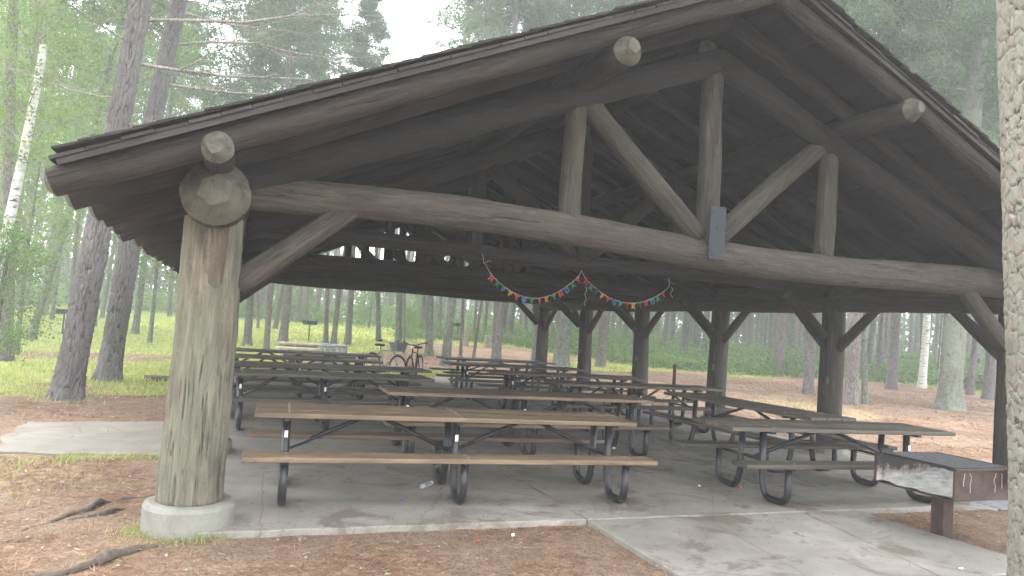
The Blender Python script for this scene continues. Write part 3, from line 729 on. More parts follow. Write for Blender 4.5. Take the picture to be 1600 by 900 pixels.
bunting((4.53, 2.35), (5.79, 2.27), (5.25, 2.055), [[(4.53, 0, 2.35), (4.50, .05, 2.44)], curl(4.56, 2.22, 9, .012, -.032), [(5.79, 0, 2.27), (5.86, 0, 2.34), (5.875, .05, 2.46)], curl(5.9, 2.33, 6, .02, -.03)], 'right HAPPY BIRTHDAY letter string, hanging lower beside the first')

# ------------------------------------------------------------ bicycles
def bicycle(loc, rz, label, basket, dark):
    t = thing('bicycle', label, 'bicycle', loc, rz, 'bicycles parked behind the picnic tables')
    fm = M['black_steel'] if dark else M['galv']
    for x in (-.52, .52):
        w = MB(); w.torus((0, 0, 0), .33, .02, seg=28); wh = w.build('wheel', M['rubber'], t, (x, 0, .35), smooth=True)
        sp = MB()
        for k in range(14): a = 2 * PI * k / 14; sp.tube([(0, 0, 0), (.32 * math.cos(a), 0, .32 * math.sin(a))], .003, 4)
        sp.torus((0, 0, 0), .305, .008, seg=28, ts=5); sp.tube([(0, -.05, 0), (0, .05, 0)], .02, 8); sp.build('spokes', M['chrome'], wh)
        fd = MB(); pts = [(.37 * math.cos(a), 0, .37 * math.sin(a)) for a in np.linspace(.3, 2.7, 12)]; fd.tube(pts, .014, 6); fd.build('mudguard', fm, wh)
    f = MB(); bb = (-.05, 0, .30); st = (-.2, 0, .78); hd = (.33, 0, .80); hb = (.36, 0, .68)
    for a, b in ((bb, st), (st, hd), (bb, hb), (st, (-.52, 0, .35)), (bb, (-.52, 0, .35)), (hd, hb)): f.tube([a, b], .017, 8)
    f.build('frame', fm, t)
    k = MB(); k.tube([hb, (.46, 0, .5), (.52, -.05, .35)], .013, 6); k.tube([hb, (.46, 0, .5), (.52, .05, .35)], .013, 6); k.build('fork', M['chrome'], t)
    k = MB(); k.tube([hd, (.31, 0, .98)], .014, 6); k.tube([(.10, -.31, 1.05), (.22, -.27, 1.06), (.32, -.1, .99), (.32, .1, .99), (.22, .27, 1.06), (.10, .31, 1.05)], .014, 8); h = k.build('handlebar', M['chrome' if basket else 'soot'], t, smooth=True)
    for s in (-1, 1):
        k = MB(); k.tube([(.20, s * .28, 1.062), (.06, s * .32, 1.045)], .021, 8); k.build('grip', M['rubber'], h, smooth=True)
    k = MB(); k.box((-.26, 0, .92), (.26, .17, .06), bev=.025); k.tube([st, (-.22, 0, .9)], .013, 6); k.build('saddle', M['rubber'], t)
    k = MB(); k.torus((-.05, 0, .30), .09, .012, seg=18); k.tube([(-.05, -.1, .30), (.1, -.1, .24)], .01, 5); k.tube([(-.05, .1, .30), (-.2, .1, .36)], .01, 5); k.box((.1, -.14, .24), (.09, .07, .02)); k.box((-.2, .14, .36), (.09, .07, .02)); k.build('crank', M['soot'], t)
    if basket:
        k = MB(); x0 = .50; top = [(x0 - .15, -.19), (x0 + .15, -.19), (x0 + .15, .19), (x0 - .15, .19)]; bt = [(x0 - .11, -.14), (x0 + .10, -.14), (x0 + .10, .14), (x0 - .11, .14)]
        vs = [(x, y, 1.02) for x, y in top] + [(x, y, .80) for x, y in bt]
        k.add(vs, [[0, 1, 5, 4], [1, 2, 6, 5], [2, 3, 7, 6], [3, 0, 4, 7], [4, 5, 6, 7]]); k.tube([(x, y, 1.02) for x, y in top + top[:1]], .008, 5); k.build('basket', M['basket'], t)
    k = MB(); k.tube([(.40, 0, .94), (.46, 0, .94)], [.03, .045], 10); k.build('headlight', M['chrome'], t)
bicycle((4.0, 13.1, 0), math.radians(-62), 'grey bicycle with a mesh basket on its handlebar, behind the left tables', True, False)
bicycle((4.72, 12.75, 0), math.radians(-118), 'dark bicycle with curved black handlebar, right of the one with a basket', False, True)

# ------------------------------------------------------------ fire ring, firewood, far furniture
def at(x, y): return (x, y, th(x, y))
fr = thing('fire_ring', 'grey slotted steel fire ring on the lawn beyond the left tables', 'fire ring', at(3.12, 18.2))
mb = MB(); n = 40; R = .62
for k in range(n):
    a0 = 2 * PI * k / n; a1 = 2 * PI * (k + 1) / n
    def q4(z0, z1, A0, A1, r_=R):
        mb.add([(r_ * math.cos(A0), r_ * math.sin(A0), z0), (r_ * math.cos(A1), r_ * math.sin(A1), z0), (r_ * math.cos(A1), r_ * math.sin(A1), z1), (r_ * math.cos(A0), r_ * math.sin(A0), z1),
                ((r_ - .012) * math.cos(A0), (r_ - .012) * math.sin(A0), z0), ((r_ - .012) * math.cos(A1), (r_ - .012) * math.sin(A1), z0), ((r_ - .012) * math.cos(A1), (r_ - .012) * math.sin(A1), z1), ((r_ - .012) * math.cos(A0), (r_ - .012) * math.sin(A0), z1)],
               [[0, 1, 2, 3], [5, 4, 7, 6], [3, 2, 6, 7], [0, 4, 5, 1], [0, 3, 7, 4], [1, 5, 6, 2]])
    q4(0, .30, a0, a1); q4(.62, .70, a0, a1)
    if k % 2: q4(.30, .62, a0, a1)
mb.build('ring_wall', M['galv'], fr)
mb = MB(); mb.torus((0, 0, .70), R, .018, axis='Z', seg=40); mb.build('rim', M['galv'], fr, smooth=True)
fw = thing('firewood_stack', 'pale cut logs stacked beside the steel fire ring', 'firewood', at(2.15, 17.6))
for k, (y, z, r, L) in enumerate(((0, .50, .10, 1.45), (.22, .50, .09, 1.35), (.1, .68, .075, 1.25), (-.02, .33, .085, 1.4), (.24, .33, .085, 1.4))):
    o = obj('cut_log', log_mesh('cut_log', L, r, r * .93, [M['log_cut'], M['log_cut']], segs=10, rings=4, seed=200 + k), fw, (-.7 + .05 * k, y, z), orient((0, 0, 0), (1, .05, 0)))
tb = thing('fire_bench', 'low reddish timber bench in front of the fire ring', 'bench', at(2.7, 16.6))
for k in range(3): q = MB(); q.box((0, (k - 1) * .16, .42), (2.1, .15, .05), bev=.008); q.build('seat_plank', M['crib'], tb)
for s in (-1, 1): q = MB(); q.box((s * .8, 0, .2), (.16, .4, .4), bev=.01); q.build('leg', M['crib'], tb)
def far_grill(x, y, label, s=1.0, rz=0.3):
    t = thing('park_grill', label, 'grill', at(x, y), rz, 'small post grills out in the woods')
    q = MB(); q.tube([(0, 0, -.1), (0, 0, .82 * s)], .035, 8); q.build('post', M['soot'], t)
    q = MB(); q.box((0, 0, .83 * s), (.62, .42, .02)); q.box((0, .2, .93 * s), (.62, .02, .2)); q.box((-.3, 0, .93 * s), (.02, .42, .2)); q.box((.3, 0, .93 * s), (.02, .42, .2)); q.build('fire_box', M['soot'], t)
    q = MB()
    for k in range(9): q.tube([(-.28, -.18 + k * .045, .99 * s), (.28, -.18 + k * .045, .99 * s)], .008, 4)
    q.tube([(.28, -.15, .99 * s), (.3, -.15, 1.10 * s)], .015, 5); q.build('cooking_grate', M['soot'], t)
far_grill(3.89, 32.95, 'dark post grill standing on the bright lawn behind the left tables')
far_grill(13.58, 38.6, 'dark post grill among the trunks behind the gap left of the back post', 1.1)
far_grill(37.3, 21.6, 'dark post grill near the big mossy pine at the right', 1.2)
far_grill(-6.37, 28.7, 'dark post grill on the left, close beside the nearest leaning pine trunk')
def far_table(x, y, rz, label):
    t = thing('park_table', label, 'picnic table', at(x, y), rz)
    for k in range(4): q = MB(); q.box((0, (k - 1.5) * .19, .74), (2.0, .18, .045)); q.build('top_plank', M['table_far'], t)
    for s in (-1, 1):
        q = MB(); q.box((0, s * .72, .44), (2.0, .25, .045)); q.build('seat_plank', M['table_far'], t)
        for x_ in (-.75, .75): q = MB(); q.box((x_, s * .38, .37), (.06, .09, .9), Matrix.Rotation(s * .55, 3, 'X')); q.build('leg', M['table_far'], t)
    for x_ in (-.75, .75): q = MB(); q.box((x_, 0, .41), (.06, 1.5, .08)); q.build('cross_bar', M['table_far'], t)
far_table(31.5, 17.1, .5, 'dark brown park table in the woods beyond the right front post')

# ------------------------------------------------------------ small litter
def crumple(name, loc, size, mt, label, cat, seed):
    bm = bmesh.new(); bmesh.ops.create_icosphere(bm, subdivisions=2, radius=1); r = random.Random(seed)
    for v in bm.verts: v.co = Vector((v.co.x * size[0], v.co.y * size[1], v.co.z * size[2])) * (1 + r.uniform(-.3, .3))
    me = bpy.data.meshes.new(name); bm.to_mesh(me); bm.free(); me.materials.append(mt)
    o = obj(name, me, None, (loc[0], loc[1], loc[2] + size[2] * .8)); return tag(o, label, cat)
M['lit_red'] = simple('red_scrap', (.55, .04, .03), .5); M['lit_blue'] = simple('blue_scrap', (.04, .05, .5), .5); M['lit_white'] = simple('white_scrap', (.7, .72, .7), .6)
def bottle():
    t = thing('plastic_bottle', 'crushed clear plastic bottle on the floor under the nearest table', 'bottle', (2.08, .93, .033), .9)
    prof = [(.0, .001), (.03, .002), (.033, .03), (.027, .06), (.034, .09), (.026, .12), (.033, .15), (.014, .19), (.013, .215)]
    vs = []; fs = []; n = 12
    for i, (r, z) in enumerate(prof):
        for k in range(n): a = 2 * PI * k / n; rr = r * (1 + .18 * mnoise.noise(Vector((a * 2, z * 40, 3)))); vs.append((z - .1, rr * math.cos(a), rr * math.sin(a) * .75))
    for i in range(len(prof) - 1):
        for k in range(n): fs.append([i * n + k, i * n + (k + 1) % n, (i + 1) * n + (k + 1) % n, (i + 1) * n + k])
    obj('bottle_body', mesh_from('bottle_body', vs, fs, M['clear'], True), t)
    c = MB(); c.tube([(.112, 0, 0), (.128, 0, 0)], .016, 10); c.build('cap', M['lit_white'], t)
bottle()
for i, (x, y, mt, lb, sz) in enumerate([(5.62, .7, 'lit_red', 'red scrap on the floor in front of the right hand table', (.028, .02, .014)), (1.72, .45, 'lit_blue', 'tiny blue balloon scrap on the floor below the nearest table', (.016, .016, .01)),
        (5.15, .8, 'lit_white', 'small white paper scrap left of the red one on the floor', (.025, .015, .012)), (2.1, -.62, 'lit_red', 'small red scrap on the needles just off the slab edge', (.022, .016, .01)), (2.42, -.55, 'lit_white', 'white feather-like scrap on the needles by the slab edge', (.02, .012, .02)),
        (5.55, -2.0, 'lit_white', 'small white scrap near the front edge of the concrete apron', (.03, .02, .012)), (5.35, 3.1, 'lit_white', 'white scrap on the dark floor between the two table columns', (.03, .018, .02))]):
    crumple('litter_scrap', (x, y, 0.0 if y > -.3 else (-.05 if x < 3 else -.004)), tuple(q * .7 for q in sz), M[mt], lb, 'litter', i)

# roots
def root(pts, rs, label):
    ps = []; 
    for i in range(len(pts) - 1):
        for k in range(14):
            t = k / 14; p = Vector(pts[i]) * (1 - t) + Vector(pts[i + 1]) * t; ps.append((p, rs[i] * (1 - t) + rs[i + 1] * t))
    ps.append((Vector(pts[-1]), rs[-1])); mb = MB()
    mb.tube([p + Vector((0, 0, -.018)) + Vector((.05 * mnoise.noise(p * 4), .05 * mnoise.noise(p * 4 + Vector((9, 0, 0))), .03 * mnoise.noise(p * 6))) for p, r in ps], [r * (.9 + .8 * mnoise.noise(p * 9)) for p, r in ps], 9)
    o = mb.build('tree_root', M['root'], None, smooth=True); return tag(o, label, 'root', 'tree roots showing through the needle floor')
root([(-1.05, -1.25, -.05), (-.72, -1.0, -.02), (-.45, -.72, .0), (-.28, -.5, -.01), (-.12, -.42, -.05)], [.02, .036, .04, .03, .015], 'thick dark root lying nearest the camera at the bottom left')
root([(-1.12, -.05, -.055), (-.95, .3, -.03), (-.72, .75, -.02), (-.5, .95, -.03), (-.2, 1.12, -.055)], [.012, .022, .03, .022, .012], 'long thin root running left from behind the front post pedestal')
root([(-.95, .3, -.05), (-.6, .45, -.035), (-.4, .75, -.05)], [.02, .026, .012], 'short side root forking between the two long ones')
root([(-1.45, -.1, -.055), (-1.0, -.2, -.04), (-.6, -.12, -.055)], [.012, .02, .012], 'faint low root left of the post pedestal')
fl = obj('fallen_log', log_mesh('fallen_log', .95, .07, .06, [M['root'], M['root']], segs=12, rings=8, seed=9, rough=.1), None, (-1.5, 11.4, .01), orient((0, 0, 0), (1, .05, .02))); tag(fl, 'short dark fallen log behind the front left post', 'log')
def stump(x, y, r, h, label):
    o = obj('tree_stump', log_mesh('tree_stump', h + .15, r * 1.25, r, [M['stump'], M['stump']], segs=14, rings=6, seed=int(x), rough=.08), None, (x, y, th(x, y) - .15)); return tag(o, label, 'stump')
stump(14.03, 33.84, .19, .72, 'pale sawn tree stump standing on the needle floor by the two leaning mossy trunks')
stump(12.79, 34.12, .12, 1.2, 'tall broken snag left of the sawn stump')
o = crumple('pine_cone', (7.25, -1.45, -.05), (.05, .04, .03), M['pine_cone'], 'dark pine cone lying on the needles right of the grill post', 'pine cone', 77)

# ------------------------------------------------------------ trees
def trunk_mesh(r, h, lx, ly, mt, seed=0, segs=12, rings=22, top=.35, curve=0.0, flare=.35):
    ph = seed * 3.7; zs = np.concatenate([np.linspace(-.25, 1.2, 7), np.linspace(1.8, h, rings)])
    V = np.zeros((len(zs) * segs, 3))
    for i, z in enumerate(zs):
        zz = max(z, 0); rad = r * (1 - (1 - top) * min(1, zz / h)) * (1 + flare * math.exp(-max(zz, 0) / .28))
        cx = lx * zz + curve * (zz / h) ** 2 * h * .1 + .05 * math.sin(zz * .5 + ph) * min(1, zz / 3); cy = ly * zz + .05 * math.cos(zz * .43 + ph) * min(1, zz / 3)
        for k in range(segs):
            a = 2 * PI * k / segs; q = rad * (1 + .05 * math.sin(a * 3 + ph + zz * .4) + (.10 * math.exp(-zz / .3)) * math.sin(a * 5 + ph))
            V[i * segs + k] = (cx + q * math.cos(a), cy + q * math.sin(a), z)
    i = np.arange(len(zs) - 1)[:, None]; k = np.arange(segs)[None, :]; a = i * segs + k; b = i * segs + (k + 1) % segs
    return mesh_from('trunk', V, np.stack([a, b, b + segs, a + segs], -1).reshape(-1, 4), mt, True)
def branch_tubes(mb, p, d, L, r, rnd, depth, droop=.0, kids=4):
    n = 5; pts = [Vector(p)]; dd = Vector(d).normalized(); rs = [r]
    for k in range(n):
        dd = (dd + Vector((rnd.uniform(-.22, .22), rnd.uniform(-.22, .22), rnd.uniform(-.2, .16) - droop))).normalized()
        pts.append(pts[-1] + dd * L / n); rs.append(r * (1 - .8 * (k + 1) / n))
    mb.tube(pts, rs, 5 if depth > 0 else 3, cap=False); ends = [(pts[-1], dd)]
    if depth > 0:
        for _ in range(kids):
            i = rnd.randint(1, n); sd_ = dd.cross(Vector((0, 0, 1))).normalized() * rnd.choice((-1, 1)) * rnd.uniform(.5, 1.1)
            ends += branch_tubes(mb, pts[i], (pts[i] - pts[i - 1]).normalized() + sd_ + Vector((0, 0, rnd.uniform(-.35, .45))), L * rnd.uniform(.3, .55), rs[i] * .6, rnd, depth - 1, droop, kids)
    return ends
def tuft_cloud(pts, ntri, ln, wd, seed, up=.2):
    """many thin needle-like triangles around points"""
    r = np.random.default_rng(seed); P = np.repeat(np.asarray(pts, float), ntri, axis=0); n = len(P)
    P = P + r.normal(0, ln * .35, (n, 3)); d = r.normal(0, 1, (n, 3)); d[:, 2] += up; d /= np.linalg.norm(d, axis=1)[:, None]
    s = r.normal(0, 1, (n, 3)); s -= (s * d).sum(1)[:, None] * d; s /= np.linalg.norm(s, axis=1)[:, None]
    L = ln * r.uniform(.6, 1.3, (n, 1)); W = wd * r.uniform(.7, 1.3, (n, 1))
    V = np.stack([P - s * W / 2, P + s * W / 2, P + d * L], 1).reshape(-1, 3); return V, np.arange(3 * n).reshape(-1, 3)
def leaf_cloud(pts, nl, spread, ln, seed):
    r = np.random.default_rng(seed); P = np.repeat(np.asarray(pts, float), nl, axis=0); n = len(P)
    P = P + r.normal(0, spread, (n, 3)); d = r.normal(0, 1, (n, 3)); d[:, 2] -= .3; d /= np.linalg.norm(d, axis=1)[:, None]
    s = r.normal(0, 1, (n, 3)); s -= (s * d).sum(1)[:, None] * d; s /= np.linalg.norm(s, axis=1)[:, None]
    L = ln * r.uniform(.6, 1.3, (n, 1)); W = L * .55
    V = np.stack([P, P + d * L * .5 + s * W / 2, P + d * L, P + d * L * .5 - s * W / 2], 1).reshape(-1, 3); return V, np.arange(4 * n).reshape(-1, 4)
def pine_crown(seed, H=11., R=3.2, whorls=20, per=5):
    """crown from z=0 (lowest boughs) to z=H, limbs and needles separately"""
    r = random.Random(seed); limbs = MB(); pts = []
    for w in range(whorls):
        t = w / (whorls - 1); z = t * H * .97; rad = R * (1 - t) ** .7 * r.uniform(.7, 1.1) * (0.75 + .25 * min(1, t * 5))
        for k in range(per):
            if r.random() < .12: continue
            a = 2 * PI * (k + r.random() * .7) / per + w * 1.3; L = max(.4, rad * r.uniform(.7, 1.15))
            d = Vector((math.cos(a), math.sin(a), .25 * t + r.uniform(-.12, .1))); p = Vector((0, 0, z)); n = 7; ps = [p]
            for i in range(n):
                d = (d.normalized() + Vector((r.uniform(-.1, .1), r.uniform(-.1, .1), r.uniform(-.09, .09)))).normalized(); ps.append(ps[-1] + d * L / n)
            limbs.tube(ps, [.035 * (1 - .75 * i / n) * (1 - .5 * t) for i in range(n + 1)], 4, cap=False)
            for i in range(2, n + 1):
                pts.append(ps[i]); side = d.cross(Vector((0, 0, 1))).normalized()
                for s in (-1, 1):
                    l2 = L * .28 * r.uniform(.4, 1.1) * (1.2 - i / n * .5)
                    for q in (.4, .7, 1.0): pts.append(ps[i] + (side * s + d * .5 + Vector((0, 0, r.uniform(-.2, .25)))) * l2 * q)
    V, Fc = tuft_cloud(pts, 7, .30, .045, seed); return limbs.mesh('limbs', M['bark_dead'], True), V, Fc
PC = []
for s in (1, 2, 3):
    lm, V, Fc = pine_crown(s * 11); PC.append((lm, mesh_from('crown', V, Fc, M['needles'], False), mesh_from('crown', V, Fc, M['needles_pale'], False)))
def broad_crown(seed, H, R, n_cl, nl, ln, mt):
    r = random.Random(seed); pts = []; limbs = MB()
    for k in range(n_cl):
        z = H * r.random() ** .8; rad = R * math.sin(PI * min(1, max(.06, .12 + .85 * z / H))) ** .6 * r.random() ** .45; a = r.random() * 2 * PI
        c = Vector((rad * math.cos(a), rad * math.sin(a), z)); 
        for _ in range(4): pts.append(c + Vector((r.gauss(0, .28), r.gauss(0, .28), r.gauss(0, .13))))
        if k % 3 == 0: limbs.tube([(0, 0, max(0, z - .8)), tuple(c * .5 + Vector((0, 0, .5 * max(0, z - .4)))), tuple(c)], [.022, .014, .005], 4, cap=False)
    V, Fc = leaf_cloud(pts, nl, .16, ln, seed); return limbs.mesh('limbs', M['bark_dead'], True), mesh_from('crown', V, Fc, mt, False)
BC = [broad_crown(5, 6.5, 2.2, 150, 12, .12, M['leaf']), broad_crown(6, 5.0, 1.8, 120, 12, .12, M['shrub']), broad_crown(8, 8.0, 2.4, 170, 12, .13, M['leaf'])]
def tree(x, y, r, lx, ly, h, mt, label, crown='pine', cz=None, cs=1.0, group=None, name='pine_tree', cat='tree', seed=0, segs=12, tm=None, curve=0):
    t = thing(name, label, cat, (x, y, th(x, y)), 0, group)
    h_ = h; obj('trunk', tm or trunk_mesh(r, h_, lx, ly, M[mt], seed, segs, curve=curve), t)
    if crown:
        cz = h_ * .5 if cz is None else cz; k = (h_ - cz) / 11.0
        if crown == 'pine': lm, c1, c2 = PC[seed % 3]; cm = c1 if seed % 2 else c2
        else: lm, cm = BC[int(crown)]; k = cs
        sc = (cs if crown == 'pine' else k)
        if crown == 'pine': scl = (sc, sc, k + .08)
        else: scl = (k, k, k)
        for nm, me in (('limbs', lm), ('crown', cm)):
            o = obj(nm, me, t, (lx * cz, ly * cz, cz), (0, 0, seed * 1.9)); o.scale = scl; o['kind'] = 'stuff'
    return t

# detailed, displaced bark for the nearest trunks
def vor_np(u, v, nu, seed):
    """F2-F1 cell distance on a periodic-in-u plane (u in cells 0..nu)"""
    iu = np.floor(u).astype(int); iv = np.floor(v).astype(int); best = np.full(u.shape, 9.); sec = np.full(u.shape, 9.); cid = np.zeros(u.shape)
    def rnd(a, b, s): n = (a * 374761393 + b * 668265263 + s * 974634777) & 0x7fffffff; n = ((n ^ (n >> 13)) * 1274126177) & 0x7fffffff; return ((n ^ (n >> 16)) & 0xffff) / 65535.
    for du in (-1, 0, 1):
        for dv in (-1, 0, 1):
            a = iu + du; b = iv + dv; am = np.mod(a, nu); px = a + rnd(am, b, seed); py = b + rnd(am, b, seed + 1); d = np.hypot(u - px, v - py); c = rnd(am, b, seed + 2)
            nb_ = d < best; sec = np.where(nb_, best, np.minimum(sec, d)); cid = np.where(nb_, c, cid); best = np.where(nb_, d, best)
    return sec - best, cid
def bark_trunk(r, h, lx, ly, mt, nu, cellh, depth, seed, segs, dz, flare=.3, top=.6, curve=0):
    zs = np.arange(-.25, h, dz); A = np.linspace(0, 2 * PI, segs, endpoint=False); Z, AA = np.meshgrid(zs, A, indexing='ij')
    wob = (fbm(AA * 3, Z * 3, 1.2, seed) - .5)
    u = np.mod(AA / (2 * PI) * nu + (wob * 1.8 + .7 * (fbm(AA * 9, Z * 16, 1.0, seed + 7) - .5)) * np.sin(AA / 2) ** 2, nu); v = Z / cellh + (fbm(AA * 2 + 5, Z * 4, 1.5, seed + 5) - .5) * 1.4
    e, cid = vor_np(u, v, nu, seed); e2, c2 = vor_np(np.mod(u * 2.0, nu * 2), v * 2.2, nu * 2, seed + 9)
    plate = np.minimum(e * 7, 1) * (.62 + .38 * cid) + .22 * np.minimum(e2 * 4, 1) * c2
    zz = np.maximum(Z, 0); rad = r * (1 - (1 - top) * zz / h) * (1 + flare * np.exp(-zz / .3) * (1 + .35 * np.sin(AA * 5 + seed)))
    rad = rad + depth * (plate - .5) + .004 * (fbm(AA * 20, Z * 25, 1., seed + 3) - .5) + depth * .9 * (fbm(AA * 14, Z * 12, 1., seed + 4) - .5) + r * .05 * np.sin(AA * 2 + zz * .7)
    cx = lx * zz + curve * zz * zz; cy = ly * zz
    V = np.stack([cx + rad * np.cos(AA), cy + rad * np.sin(AA), Z], -1).reshape(-1, 3); n = segs
    i = np.arange(len(zs) - 1)[:, None]; k = np.arange(n)[None, :]; a = i * n + k; b = i * n + (k + 1) % n
    me = mesh_from('trunk', V, np.stack([a, b, b + n, a + n], -1).reshape(-1, 4), mt, True)
    at_ = me.attributes.new('plate', 'FLOAT', 'POINT'); at_.data.foreach_set('value', plate.astype(np.float32).ravel()); return me
def plate_bark(name, crev, lo, hi, lich, lamt, ls=5.5):
    mt, nt, b, o = newmat(name); a = nt.nodes.new('ShaderNodeAttribute'); a.attribute_name = 'plate'
    v = coords(nt, (1, 1, .7)); f = noisen(nt, v, 28, 7, .75); f2 = noisen(nt, v, ls, 7, .78); f5 = noisen(nt, v, 1.6, 3, .5)
    c = ramp(nt, f, [(.3, lo), (.7, hi)]); c = mix(nt, 1, c, ramp(nt, f5, [(.3, g(.8)), (.7, g(1.15))]), 'MULTIPLY')
    c = mix(nt, ramp(nt, f2, [(.47, g(0)), (.56, g(lamt))]), c, lich)
    c = mix(nt, ramp(nt, a.outputs['Fac'], [(.12, g(1)), (.50, g(0))]), c, crev)
    nt.links.new(c, b.inputs['Base Color']); b.inputs['Roughness'].default_value = .95; bump(nt, b, f, .6, .02); return mt
M['plate_fore'] = plate_bark('flaky_pink_grey_bark', (.05, .037, .03), (.17, .142, .124), (.31, .278, .25), (.21, .24, .18), .7, 17)
M['plate_pine'] = plate_bark('furrowed_grey_pine_bark', (.018, .015, .015), (.10, .086, .088), (.21, .19, .195), (.115, .135, .10), .3)
M['plate_moss'] = plate_bark('furrowed_mossy_bark', (.04, .038, .03), (.11, .105, .085), (.19, .185, .15), (.17, .215, .15), .75)
